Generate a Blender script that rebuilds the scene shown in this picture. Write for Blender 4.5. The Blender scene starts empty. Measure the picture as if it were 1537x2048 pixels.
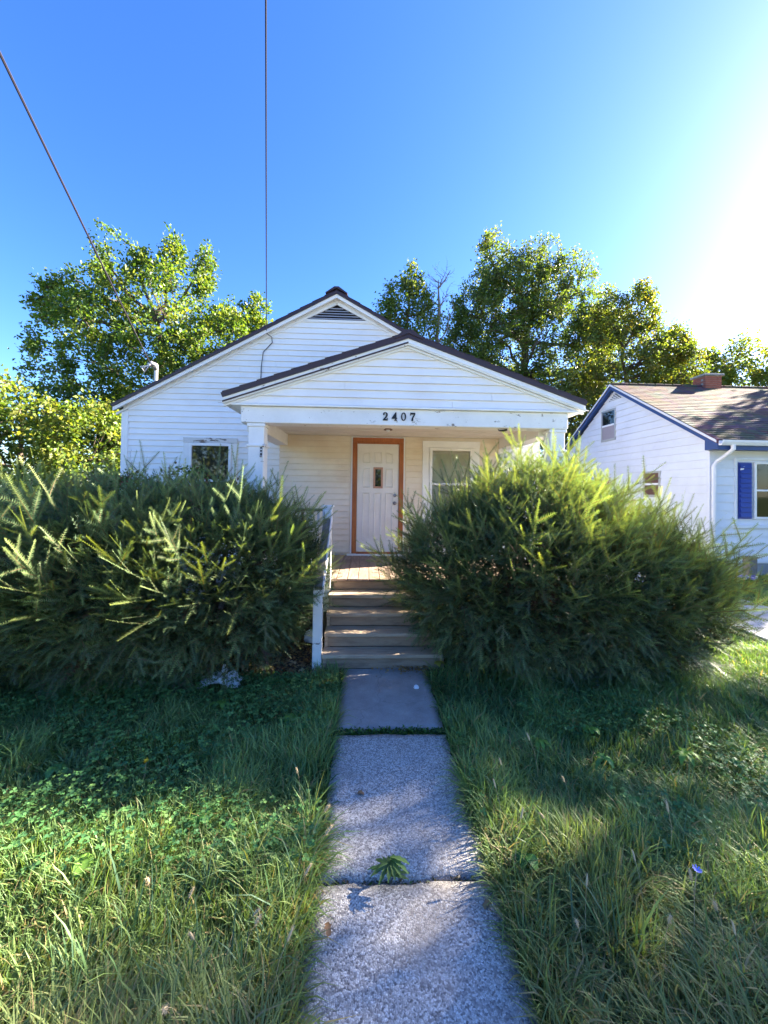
import bpy, bmesh, math, random
import numpy as np
from mathutils import Vector, Matrix, Quaternion
rng = np.random.default_rng(7)
random.seed(7)
R = math.radians
scene = bpy.context.scene
COL = scene.collection

# ------------------------------------------------------------------ camera
def make_camera():
    W, H, F = 1537.0, 2048.0, 769.0
    yaw, pitch, roll = R(2.4), R(0.8), R(0.8)
    f = Vector((math.sin(yaw)*math.cos(pitch), math.cos(yaw)*math.cos(pitch), math.sin(pitch)))
    r = Vector((math.cos(yaw), -math.sin(yaw), 0)); u = r.cross(f)
    c, s = math.cos(roll), math.sin(roll)
    r, u = c*r + s*u, -s*r + c*u
    cam = bpy.data.cameras.new('camera'); o = bpy.data.objects.new('camera', cam); COL.objects.link(o)
    m = Matrix((r, u, -f)).transposed().to_4x4(); m.translation = (0, 0, 2.0); o.matrix_world = m
    cam.sensor_fit = 'VERTICAL'; cam.sensor_height = 36.0; cam.lens = F/H*36.0
    cam.shift_y = -(1024 - (980 - F*math.tan(pitch)))/H
    cam.clip_start = 0.05; cam.clip_end = 2000
    scene.camera = o
make_camera()

# ------------------------------------------------------------------ light
SUN_AZ, SUN_EL = R(70), R(26)
world = bpy.data.worlds.new('World'); scene.world = world; world.use_nodes = True
def make_world():
    nt = world.node_tree; bg = nt.nodes['Background']
    sky = nt.nodes.new('ShaderNodeTexSky'); sky.sky_type = 'NISHITA'; sky.sun_disc = False
    sky.sun_elevation = SUN_EL; sky.sun_rotation = SUN_AZ
    sky.air_density = 1.0; sky.dust_density = 0.65; sky.ozone_density = 4.2; sky.altitude = 200
    hs = nt.nodes.new('ShaderNodeHueSaturation'); hs.inputs['Saturation'].default_value = 1.22; hs.inputs['Hue'].default_value = 0.514
    nt.links.new(sky.outputs[0], hs.inputs['Color']); nt.links.new(hs.outputs[0], bg.inputs[0]); bg.inputs[1].default_value = 0.05
make_world()
def make_sun():
    l = bpy.data.lights.new('sun', 'SUN'); l.energy = 5.0; l.angle = R(0.53); l.color = (1.0, 0.90, 0.74)
    o = bpy.data.objects.new('sun', l); COL.objects.link(o)
    d = Vector((math.cos(SUN_EL)*math.sin(SUN_AZ), math.cos(SUN_EL)*math.cos(SUN_AZ), math.sin(SUN_EL)))
    o.rotation_euler = d.to_track_quat('Z', 'Y').to_euler(); o.location = (30, 14, 20)
make_sun()
vs = scene.view_settings
vs.view_transform = 'Standard'; vs.look = 'None'; vs.gamma = 1.0; vs.exposure = 3.3; vs.use_curve_mapping = False

# ------------------------------------------------------------------ materials
class NT:
    def __init__(s, name, rough=0.6, spec=0.4):
        s.m = bpy.data.materials.new(name); s.m.use_nodes = True
        s.n = s.m.node_tree.nodes; s.l = s.m.node_tree.links
        s.b = s.n['Principled BSDF']; s.out = s.n['Material Output']
        s.b.inputs['Roughness'].default_value = rough; s.b.inputs['Specular IOR Level'].default_value = spec
        s._c = None
    def node(s, t, **k):
        n = s.n.new(t)
        for a, v in k.items(): setattr(n, a, v)
        return n
    def link(s, a, b): s.l.new(a, b)
    def coord(s, scale=(1, 1, 1)):
        if s._c is None: s._c = s.node('ShaderNodeTexCoord').outputs['Object']
        mp = s.node('ShaderNodeMapping'); mp.inputs['Scale'].default_value = scale
        s.link(s._c, mp.inputs[0]); return mp.outputs[0]
    def noise(s, scale=5, detail=6, rough=0.6, stretch=(1, 1, 1), dist=0.0):
        n = s.node('ShaderNodeTexNoise'); n.inputs['Scale'].default_value = scale; n.inputs['Detail'].default_value = detail
        n.inputs['Roughness'].default_value = rough; n.inputs['Distortion'].default_value = dist
        s.link(s.coord(stretch), n.inputs['Vector']); return n.outputs['Fac']
    def ramp(s, fac, stops):
        r = s.node('ShaderNodeValToRGB'); e = r.color_ramp.elements
        while len(e) < len(stops): e.new(0.5)
        for el, (p, c) in zip(e, stops):
            el.position = p; el.color = (*c, 1) if len(c) == 3 else c
        s.link(fac, r.inputs[0]); return r.outputs[0]
    def mix(s, fac, a, b, mode='MIX'):
        m = s.node('ShaderNodeMix', data_type='RGBA', blend_type=mode)
        for v, i in ((fac, m.inputs[0]), (a, m.inputs[6]), (b, m.inputs[7])):
            if isinstance(v, (int, float)): i.default_value = v
            elif isinstance(v, tuple): i.default_value = (*v, 1)
            else: s.link(v, i)
        return m.outputs[2]
    def rand(s): return s.node('ShaderNodeObjectInfo').outputs['Random']
    def color(s, c):
        if isinstance(c, tuple): s.b.inputs['Base Color'].default_value = (*c, 1)
        else: s.link(c, s.b.inputs['Base Color'])
    def bump(s, h, strength=0.3, dist=0.01):
        b = s.node('ShaderNodeBump'); b.inputs['Strength'].default_value = strength; b.inputs['Distance'].default_value = dist
        s.link(h, b.inputs['Height']); s.link(b.outputs[0], s.b.inputs['Normal'])

g3 = lambda v: (v, v, v)
MAT = {}
def mats():
    def siding(name, base, dirt, amt, streak):
        t = NT(name, 0.45, 0.35)
        n1 = t.noise(1.3, 5); n2 = t.noise(9, 6, 0.7, (0.35, 0.35, 1.6))
        c = t.mix(t.ramp(n1, [(0.42, g3(0)), (0.72, g3(amt))]), base, dirt)
        c = t.mix(t.ramp(n2, [(0.55, g3(0)), (0.8, g3(streak))]), c, tuple(0.55*x for x in dirt))
        c = t.mix(t.ramp(t.rand(), [(0, g3(0)), (1, g3(0.10))]), c, tuple(0.8*x for x in base))
        t.color(c); t.bump(t.noise(60, 3, 0.5, (0.1, 0.1, 1)), 0.08, 0.004); return t.m
    MAT['siding'] = siding('vinyl_siding', (0.87, 0.86, 0.85), (0.74, 0.69, 0.64), 0.5, 0.25)
    MAT['siding_porch'] = siding('tan_vinyl_siding', (0.86, 0.76, 0.61), (0.70, 0.54, 0.38), 0.75, 0.4)  # tan base with browner noise blotches for the porch wall boards
    MAT['siding_gable'] = siding('gable_siding', (0.87, 0.84, 0.82), (0.74, 0.68, 0.62), 0.5, 0.25)
    MAT['siding_blue'] = siding('painted_board_siding', (0.74, 0.76, 0.80), (0.60, 0.61, 0.64), 0.5, 0.25)
    def paint(name, base, wood, lo, hi, scale, stretch=(1, 1, 1)):
        t = NT(name, 0.55, 0.35)
        n = t.noise(scale, 9, 0.72, stretch, 0.4); mask = t.ramp(n, [(lo, g3(0)), (hi, g3(1))])
        dirt = t.ramp(t.noise(3, 6, 0.65), [(0.4, g3(0)), (0.75, g3(0.45))])
        c = t.mix(dirt, base, tuple(0.72*x for x in base)); c = t.mix(mask, c, wood); t.color(c)
        inv = t.node('ShaderNodeInvert'); t.link(mask, inv.inputs[1]); t.bump(inv.outputs[0], 0.5, 0.004); return t.m
    MAT['paint'] = paint('white_trim_paint', (0.84, 0.82, 0.80), (0.25, 0.21, 0.18), 0.70, 0.74, 7)
    MAT['peel'] = paint('flaking_white_paint', (0.84, 0.82, 0.80), (0.24, 0.20, 0.17), 0.605, 0.628, 8.3, (0.7, 0.7, 1.6))
    MAT['peel_heavy'] = paint('heavily_flaked_paint', (0.70, 0.67, 0.63), (0.16, 0.125, 0.10), 0.53, 0.58, 11, (0.45, 1, 1.4))
    MAT['clean_white'] = paint('clean_white_trim', (0.87, 0.86, 0.85), (0.5, 0.48, 0.45), 0.80, 0.9, 6)
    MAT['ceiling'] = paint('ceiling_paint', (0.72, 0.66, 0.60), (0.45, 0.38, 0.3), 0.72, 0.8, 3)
    t = NT('door_paint', 0.4, 0.4); n = t.noise(4, 7, 0.65)
    t.color(t.mix(t.ramp(n, [(0.45, g3(0)), (0.8, g3(0.6))]), (0.80, 0.76, 0.71), (0.62, 0.57, 0.5))); t.bump(t.noise(40, 3), 0.05, 0.003); MAT['door'] = t.m
    def wood(name, a, b, c, grain, stretch, rough=0.65, bumps=0.35):
        t = NT(name, rough, 0.3)
        n = t.noise(grain, 8, 0.7, stretch, 0.8); n2 = t.noise(2.2, 5, 0.6)
        col = t.ramp(n, [(0.3, a), (0.52, b), (0.72, c)])
        col = t.mix(t.ramp(n2, [(0.42, g3(0)), (0.74, g3(0.55))]), col, tuple(0.6*x for x in a))
        col = t.mix(t.ramp(t.rand(), [(0, g3(0)), (1, g3(0.35))]), col, tuple(1.25*x for x in b)); t.color(col); t.bump(n, bumps, 0.006); return t.m
    MAT['stain'] = wood('orange_stained_wood', (0.26, 0.075, 0.022), (0.40, 0.13, 0.042), (0.52, 0.19, 0.07), 14, (3, 3, 0.35), 0.5, 0.15)
    MAT['deck'] = wood('weathered_deck_wood', (0.17, 0.115, 0.085), (0.29, 0.205, 0.155), (0.38, 0.29, 0.23), 12, (3.5, 0.3, 3))
    MAT['step'] = wood('weathered_step_wood', (0.23, 0.165, 0.115), (0.43, 0.33, 0.235), (0.57, 0.47, 0.35), 11, (0.3, 3, 3))
    MAT['riser'] = wood('dirty_riser_wood', (0.16, 0.105, 0.07), (0.31, 0.22, 0.15), (0.43, 0.33, 0.23), 9, (0.3, 3, 2))
    MAT['rail_wood'] = wood('grey_weathered_rail_wood', (0.12, 0.10, 0.08), (0.20, 0.175, 0.145), (0.29, 0.26, 0.22), 16, (3, 0.6, 0.8))
    t = NT('brown_metal_roofing', 0.38, 0.5); t.color(t.mix(t.noise(5, 6), (0.030, 0.014, 0.014), (0.055, 0.026, 0.025))); t.bump(t.noise(120, 2), 0.1, 0.003); MAT['roof'] = t.m
    t = NT('asphalt_shingle', 0.9, 0.2); n = t.noise(60, 3, 0.7)
    c = t.ramp(t.noise(2.0, 5), [(0.3, (0.095, 0.068, 0.058)), (0.7, (0.15, 0.108, 0.09))])
    v = t.node('ShaderNodeTexVoronoi'); v.inputs['Scale'].default_value = 3.2; t.link(t.coord((1, 1, 1)), v.inputs[0])
    c = t.mix(0.35, c, v.outputs['Color'], 'SOFT_LIGHT'); c = t.mix(t.ramp(n, [(0.4, g3(0)), (0.7, g3(0.5))]), c, (0.05, 0.036, 0.032)); t.color(c); t.bump(n, 0.3, 0.006); MAT['shingle'] = t.m
    t = NT('blue_trim_paint', 0.45, 0.4); t.color(t.mix(t.noise(6), (0.016, 0.045, 0.16), (0.022, 0.065, 0.22))); MAT['blue'] = t.m
    t = NT('bright_blue_shutter_paint', 0.4, 0.45); t.color(t.mix(t.noise(6), (0.008, 0.028, 0.22), (0.014, 0.045, 0.30))); MAT['blue_bright'] = t.m
    t = NT('brick', 0.85, 0.2); t.color(t.mix(t.noise(9, 5), (0.24, 0.075, 0.055), (0.40, 0.15, 0.10))); t.bump(t.noise(50, 4), 0.4, 0.006); MAT['brick'] = t.m
    t = NT('mortar', 0.9, 0.2); t.color((0.34, 0.31, 0.28)); MAT['mortar'] = t.m
    t = NT('foundation_concrete', 0.9, 0.2); t.color(t.ramp(t.noise(5, 7), [(0.3, g3(0.24)), (0.7, (0.38, 0.37, 0.35))])); t.bump(t.noise(30, 5), 0.3, 0.01); MAT['concrete'] = t.m
    # exposed aggregate walk
    t = NT('exposed_aggregate_concrete', 0.78, 0.3)
    v = t.node('ShaderNodeTexVoronoi'); v.inputs['Scale'].default_value = 135; t.link(t.coord(), v.inputs[0])
    v2 = t.node('ShaderNodeTexVoronoi'); v2.inputs['Scale'].default_value = 240; t.link(t.coord((1, 1, 1)), v2.inputs[0])
    sp = t.node('ShaderNodeSeparateColor'); t.link(v.outputs['Color'], sp.inputs[0])
    c = t.ramp(sp.outputs[0], [(0.0, (0.09, 0.083, 0.085)), (0.25, (0.30, 0.275, 0.25)), (0.55, (0.51, 0.475, 0.43)), (0.82, (0.70, 0.66, 0.605)), (1.0, (0.86, 0.83, 0.78))])
    c = t.mix(t.ramp(v2.outputs['Distance'], [(0.25, g3(0)), (0.6, g3(0.55))]), c, (0.17, 0.16, 0.16))
    c = t.mix(t.ramp(t.noise(2.4, 7, 0.65), [(0.4, g3(0)), (0.75, g3(0.5))]), c, (0.27, 0.25, 0.24)); c = t.mix(t.ramp(t.noise(1.1, 8, 0.75, (1, 1, 1), 0.6), [(0.52, g3(0)), (0.66, g3(0.45))]), c, (0.20, 0.165, 0.13)); t.color(c)
    inv = t.node('ShaderNodeMath', operation='SUBTRACT'); inv.inputs[0].default_value = 1; t.link(v.outputs['Distance'], inv.inputs[1]); t.bump(inv.outputs[0], 0.6, 0.004); MAT['aggregate'] = t.m
    t = NT('worn_grey_concrete', 0.75, 0.3); n = t.noise(3, 8, 0.7)
    c = t.ramp(n, [(0.3, (0.22, 0.19, 0.175)), (0.55, (0.33, 0.295, 0.27)), (0.72, (0.47, 0.43, 0.40))])
    c = t.mix(t.ramp(t.noise(140, 2), [(0.56, g3(0)), (0.68, g3(0.6))]), c, (0.42, 0.4, 0.4))
    ve = t.node('ShaderNodeTexVoronoi', feature='DISTANCE_TO_EDGE'); ve.inputs['Scale'].default_value = 1.5; nz = t.node('ShaderNodeTexNoise'); nz.inputs['Scale'].default_value = 6; va = t.node('ShaderNodeVectorMath', operation='MULTIPLY_ADD'); t.link(nz.outputs['Color'], va.inputs[0]); va.inputs[1].default_value = (0.25, 0.25, 0.25); t.link(t.coord((1, 1, 1)), va.inputs[2]); t.link(va.outputs[0], ve.inputs['Vector'])
    c = t.mix(t.ramp(ve.outputs['Distance'], [(0.002, g3(0.35)), (0.008, g3(0))]), c, (0.06, 0.055, 0.05))
    t.color(c); t.bump(t.noise(90, 4), 0.25, 0.004); MAT['worn'] = t.m
    t = NT('pale_driveway_concrete', 0.85, 0.25); t.color(t.mix(t.ramp(t.noise(120, 3), [(0.45, g3(0)), (0.7, g3(0.5))]), t.ramp(t.noise(2.0, 7, 0.7), [(0.3, (0.34, 0.33, 0.32)), (0.7, (0.52, 0.51, 0.50))]), (0.2, 0.19, 0.18))); MAT['drive'] = t.m
    t = NT('street_asphalt', 0.9, 0.2); t.color(t.mix(t.noise(90, 3), (0.10, 0.098, 0.095), (0.16, 0.157, 0.15))); MAT['asphalt'] = t.m
    t = NT('lawn_soil', 0.95, 0.1)
    c = t.ramp(t.noise(7, 8, 0.7), [(0.3, (0.030, 0.045, 0.015)), (0.55, (0.045, 0.075, 0.02)), (0.75, (0.075, 0.065, 0.035))]); t.color(c); t.bump(t.noise(25, 6), 0.6, 0.03); MAT['soil'] = t.m
    t = NT('dirt_bed', 0.95, 0.1); t.color(t.ramp(t.noise(14, 8, 0.7), [(0.3, (0.07, 0.045, 0.03)), (0.6, (0.15, 0.105, 0.07)), (0.75, (0.27, 0.2, 0.14))])); t.bump(t.noise(30, 6), 0.8, 0.03); MAT['dirt'] = t.m
    t = NT('bark', 0.9, 0.15); t.color(t.ramp(t.noise(8, 7, 0.7, (1, 1, 0.25)), [(0.3, (0.05, 0.037, 0.028)), (0.7, (0.15, 0.115, 0.085))])); t.bump(t.noise(12, 7, 0.7, (1, 1, 0.25)), 0.7, 0.03); MAT['bark'] = t.m
    t = NT('grey_dead_bark', 0.9, 0.15); t.color(t.mix(t.noise(8), (0.16, 0.13, 0.12), (0.27, 0.22, 0.20))); MAT['deadbark'] = t.m
    def leaf(name, trans=0.4, rough=0.5, spec=0.35, sat=1.35):
        t = NT(name, rough, spec); a = t.node('ShaderNodeAttribute', attribute_name='col')
        t.link(a.outputs['Color'], t.b.inputs['Base Color'])
        tr = t.node('ShaderNodeBsdfTranslucent'); gm = t.mix(1.0, a.outputs['Color'], (sat*1.5, sat*1.45, 0.55), 'MULTIPLY'); t.link(gm, tr.inputs[0])
        mx = t.node('ShaderNodeMixShader'); mx.inputs[0].default_value = trans
        t.link(t.b.outputs[0], mx.inputs[1]); t.link(tr.outputs[0], mx.inputs[2]); t.link(mx.outputs[0], t.out.inputs[0]); return t.m
    MAT['leaf'] = leaf('tree_leaf', 0.40); MAT['needle'] = leaf('yew_needle', 0.26, 0.45, 0.35); MAT['grass'] = leaf('grass_blade', 0.35, 0.5, 0.3, 1.1)
    def plain(name, c, rough=0.5, spec=0.4, metal=0.0):
        t = NT(name, rough, spec); t.color(t.mix(t.noise(12, 5), tuple(0.85*x for x in c), c)); t.b.inputs['Metallic'].default_value = metal; return t.m
    MAT['black'] = plain('black_paint', (0.012, 0.012, 0.014), 0.4); MAT['wire'] = plain('wire_insulation', (0.03, 0.025, 0.04), 0.5)
    MAT['dark'] = plain('dark_void', (0.015, 0.013, 0.012), 0.9, 0.1); MAT['brass'] = plain('tarnished_brass', (0.20, 0.10, 0.05), 0.35, 0.5, 0.8)
    MAT['metal'] = plain('galvanised_metal', (0.50, 0.48, 0.45), 0.45, 0.5, 0.5); MAT['plastic'] = plain('white_plastic', (0.82, 0.82, 0.84), 0.45)
    MAT['nickel'] = plain('dull_nickel', (0.30, 0.28, 0.30), 0.3, 0.5, 0.9); MAT['gutter'] = plain('white_gutter', (0.78, 0.78, 0.80), 0.4)
    MAT['curtain'] = plain('brown_curtain', (0.16, 0.075, 0.055), 0.9); MAT['blind'] = plain('closed_blind', (0.36, 0.31, 0.33), 0.7)
    MAT['yellow'] = plain('dandelion_petal', (0.80, 0.50, 0.01), 0.6); MAT['violet'] = plain('chicory_petal', (0.25, 0.27, 0.75), 0.6)
    MAT['red'] = plain('red_berry', (0.35, 0.02, 0.03), 0.4); MAT['purple'] = plain('purple_flower', (0.22, 0.17, 0.55), 0.6)
    MAT['lite'] = plain('pinkish_tan_frame', (0.50, 0.27, 0.19), 0.5); MAT['straw'] = plain('dry_seed_head', (0.55, 0.42, 0.24), 0.8); MAT['dead'] = plain('dry_leaf', (0.28, 0.15, 0.07), 0.8)
    MAT['slat'] = plain('grey_slat', (0.40, 0.40, 0.44), 0.6); MAT['red_reflection'] = plain('red_brown_reflection', (0.15, 0.07, 0.05), 0.7)  # red-brown pane colour stands in for a reflection
    t = NT('window_glass', 0.03, 0.5); t.color((0.012, 0.014, 0.018)); t.b.inputs['Specular IOR Level'].default_value = 0.9; MAT['glass'] = t.m
    t = NT('clear_glass', 0.02, 0.5); tp = t.node('ShaderNodeBsdfTransparent'); gl = t.node('ShaderNodeBsdfGlossy'); gl.inputs['Roughness'].default_value = 0.03
    fr = t.node('ShaderNodeFresnel'); fr.inputs[0].default_value = 1.7; mx = t.node('ShaderNodeMixShader')
    t.link(fr.outputs[0], mx.inputs[0]); t.link(tp.outputs[0], mx.inputs[1]); t.link(gl.outputs[0], mx.inputs[2]); t.link(mx.outputs[0], t.out.inputs[0]); MAT['clear'] = t.m
mats()

# ------------------------------------------------------------------ helpers
def link_mesh(name, me, mat, parent=None, origin=None, smooth=False):
    o = bpy.data.objects.new(name, me); COL.objects.link(o)
    if mat: me.materials.append(MAT[mat])
    if parent is not None: o.parent = parent
    if smooth: me.polygons.foreach_set('use_smooth', [True]*len(me.polygons))
    return o
class MB:
    """collects geometry in world coordinates; build() stores it relative to its thing's base"""
    def __init__(s): s.v = []; s.f = []
    def add(s, v, f):
        k = len(s.v); s.v += [tuple(p) for p in v]; s.f += [tuple(i+k for i in q) for q in f]; return s
    def box(s, x0, x1, y0, y1, z0, z1):
        v = [(x, y, z) for z in (z0, z1) for y in (y0, y1) for x in (x0, x1)]
        return s.add(v, [(0, 2, 3, 1), (4, 5, 7, 6), (0, 1, 5, 4), (2, 6, 7, 3), (0, 4, 6, 2), (1, 3, 7, 5)])
    def hexa(s, v):   # 4 bottom ring, 4 top ring
        return s.add(v, [(0, 3, 2, 1), (4, 5, 6, 7), (0, 1, 5, 4), (1, 2, 6, 5), (2, 3, 7, 6), (3, 0, 4, 7)])
    def prism(s, pts, axis, a, b):  # polygon in the two other axes, extruded along axis
        n = len(pts); v = []
        for t in (a, b):
            for p, q in pts: v.append({'x': (t, p, q), 'y': (p, t, q), 'z': (p, q, t)}[axis])
        f = [tuple(range(n))[::-1], tuple(range(n, 2*n))] + [(i, (i+1) % n, n+(i+1) % n, n+i) for i in range(n)]
        return s.add(v, f)
    def tube(s, pts, radii, n=8, cap=True):
        pts = [Vector(p) for p in pts]; rings = []
        for i, p in enumerate(pts):
            d = (pts[min(i+1, len(pts)-1)] - pts[max(i-1, 0)]).normalized()
            a = d.orthogonal().normalized() if i == 0 else (a - d*a.dot(d)).normalized()
            b = d.cross(a); r = radii[i] if hasattr(radii, '__len__') else radii
            rings.append([p + (a*math.cos(2*math.pi*k/n) + b*math.sin(2*math.pi*k/n))*r for k in range(n)])
        v = [q for r in rings for q in r]; f = []
        for i in range(len(rings)-1):
            for k in range(n): f.append((i*n+k, i*n+(k+1) % n, (i+1)*n+(k+1) % n, (i+1)*n+k))
        if cap: f += [tuple(range(n))[::-1], tuple(range((len(rings)-1)*n, len(rings)*n))]
        return s.add(v, f)
    def lathe(s, prof, c, n=16, axis='z'):
        v = []; f = []
        for r, h in prof:
            for k in range(n):
                a = 2*math.pi*k/n; x, y = r*math.cos(a), r*math.sin(a)
                v.append({'z': (c[0]+x, c[1]+y, c[2]+h), 'y': (c[0]+x, c[1]+h, c[2]+y)}[axis])
        m = len(prof)
        for i in range(m-1):
            for k in range(n): f.append((i*n+k, i*n+(k+1) % n, (i+1)*n+(k+1) % n, (i+1)*n+k))
        f += [tuple(range(n))[::-1], tuple(range((m-1)*n, m*n))]
        return s.add(v, f)
    def build(s, name, mat, parent=None, smooth=False, bevel=0.0):
        root = parent
        while root is not None and root.parent is not None: root = root.parent
        o = Vector(root.location) if root is not None else Vector((0, 0, 0))
        me = bpy.data.meshes.new(name); me.from_pydata([tuple(Vector(p)-o) for p in s.v], [], s.f)
        bm = bmesh.new(); bm.from_mesh(me); bmesh.ops.recalc_face_normals(bm, faces=bm.faces)
        if bevel > 0: bmesh.ops.bevel(bm, geom=list(bm.edges), offset=bevel, segments=1, affect='EDGES', clamp_overlap=True)
        bm.to_mesh(me); bm.free()
        return link_mesh(name, me, mat, parent, smooth=smooth)
def B(name, mat, parent, x0, x1, y0, y1, z0, z1, bevel=0.0):
    return MB().box(x0, x1, y0, y1, z0, z1).build(name, mat, parent, bevel=bevel)
def tag(o, label=None, cat=None, group=None, kind=None):
    for k, v in (('label', label), ('category', cat), ('group', group), ('kind', kind)):
        if v: o[k] = v
    return o
def thing(name, loc, label, cat, group=None):
    o = bpy.data.objects.new(name, None); COL.objects.link(o); o.location = loc; o.empty_display_size = 0.2
    return tag(o, label, cat, group)
def copy_tree(o, parent=None):
    c = o.copy(); COL.objects.link(c); c.parent = parent
    for ch in list(o.children): copy_tree(ch, c)
    return c
def mesh_np(name, V, tris=None, quads=None, col=None, mat=None, parent=None, smooth=False):
    root = parent
    while root is not None and root.parent is not None: root = root.parent
    V = np.asarray(V, np.float32).reshape(-1, 3)
    if root is not None: V = V - np.array(root.location, np.float32)
    tris = np.zeros((0, 3), np.int32) if tris is None else np.asarray(tris, np.int32)
    quads = np.zeros((0, 4), np.int32) if quads is None else np.asarray(quads, np.int32)
    me = bpy.data.meshes.new(name); nl = tris.size + quads.size; nf = len(tris)+len(quads)
    me.vertices.add(len(V)); me.vertices.foreach_set('co', V.ravel())
    me.loops.add(nl); me.loops.foreach_set('vertex_index', np.concatenate([tris.ravel(), quads.ravel()]).astype(np.int32))
    me.polygons.add(nf)
    st = np.concatenate([np.arange(len(tris))*3, tris.size + np.arange(len(quads))*4]).astype(np.int32)
    me.polygons.foreach_set('loop_start', st)
    if smooth: me.polygons.foreach_set('use_smooth', np.ones(nf, bool))
    if col is not None:
        at = me.color_attributes.new('col', 'FLOAT_COLOR', 'POINT')
        c4 = np.ones((len(V), 4), np.float32); c4[:, :3] = np.clip(col, 0, 1); at.data.foreach_set('color', c4.ravel())
    me.update(calc_edges=True); me.validate()
    return link_mesh(name, me, mat, parent)
def unit(a): return a/np.maximum(np.linalg.norm(a, axis=-1, keepdims=True), 1e-9)
def frames(d, up=None):
    """rotation matrices whose x axis is d; y axis roughly horizontal with random roll when up is None"""
    d = unit(d); ref = np.tile(np.array([0, 0, 1.0]), (len(d), 1)) if up is None else up
    y = np.cross(ref, d); bad = np.linalg.norm(y, axis=1) < 1e-3; y[bad] = [1, 0, 0]; y = unit(y); z = np.cross(d, y)
    return np.stack([d, y, z], axis=2)
def vnoise(p, seed, scale):
    """smooth 2-D value noise on points, 0..1"""
    g = np.random.default_rng(seed).random((64, 64)); q = p/scale; i = np.floor(q).astype(int); f = q-i; f = f*f*(3-2*f)
    a = g[i[:, 0] % 64, i[:, 1] % 64]; b = g[(i[:, 0]+1) % 64, i[:, 1] % 64]; c = g[i[:, 0] % 64, (i[:, 1]+1) % 64]; d = g[(i[:, 0]+1) % 64, (i[:, 1]+1) % 64]
    return (a*(1-f[:, 0])+b*f[:, 0])*(1-f[:, 1]) + (c*(1-f[:, 0])+d*f[:, 0])*f[:, 1]

def siding(parent, name, mat, plane, face, z0, z1, course, lim, holes, db=0.024, dt=0.004, gap=0.009):
    """lapped boards. face 'y': plane at y, boards along x, proud towards -y. face 'x': plane at x, boards along y, proud towards -x"""
    z = z0; k = 0
    while z < z1-0.01:
        ze = min(z+course, z1)
        cuts = sorted({z, ze} | {h for q in holes for h in q[2:4] if z+0.006 < h < ze-0.006})
        for a, b in zip(cuts[:-1], cuts[1:]):
            a0 = a
            if a == z: a = a+gap
            if b-a < 0.008: continue
            mid = (a+b)/2
            L0, R0 = lim(a); L1, R1 = lim(b)
            spans = [(L0, R0, L1, R1)]
            for h in holes:
                if h[2] < mid < h[3]:
                    ns = []
                    for (l0, r0, l1, r1) in spans:
                        if h[0] > max(l0, l1) and h[1] < min(r0, r1): ns += [(l0, h[0], l1, h[0]), (h[1], r0, h[1], r1)]
                        elif h[1] >= min(r0, r1) and max(l0, l1) < h[0] < min(r0, r1): ns.append((l0, h[0], l1, h[0]))
                        elif h[0] <= max(l0, l1) and max(l0, l1) < h[1] < min(r0, r1): ns.append((h[1], r0, h[1], r1))
                        elif h[0] <= max(l0, l1) and h[1] >= min(r0, r1): pass
                        else: ns.append((l0, r0, l1, r1))
                    spans = ns
            todo = list(spans); split = False
            while todo:
                (l0, r0, l1, r1) = todo.pop()
                split = (r0-l0) < 3.4
                if r0-l0 < 0.03: continue
                if min(r0, r1)-max(l0, l1) > 2.6 and a == z+gap and not split:
                    m_ = random.uniform(max(l0, l1)+0.6, min(r0, r1)-0.6); todo += [(l0, m_, l1, m_), (m_+0.004, r0, m_+0.004, r1)]; continue
                if r1 <= l1: r1 = l1 = (l1+r1)/2; l1 -= 0.004; r1 += 0.004
                ta = db+(dt-db)*(a-z)/course; tb = db+(dt-db)*(b-z)/course
                j = random.uniform(-0.0012, 0.0012); ta += j
                if face == 'y':
                    v = [(l0, plane-ta, a), (r0, plane-ta, a), (r0, plane, a), (l0, plane, a), (l1, plane-tb, b), (r1, plane-tb, b), (r1, plane, b), (l1, plane, b)]
                else:
                    v = [(plane-ta, l0, a), (plane-ta, r0, a), (plane, r0, a), (plane, l0, a), (plane-tb, l1, b), (plane-tb, r1, b), (plane, r1, b), (plane, l1, b)]
                MB().hexa(v).build(name, mat, parent)
        z = ze; k += 1

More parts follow.
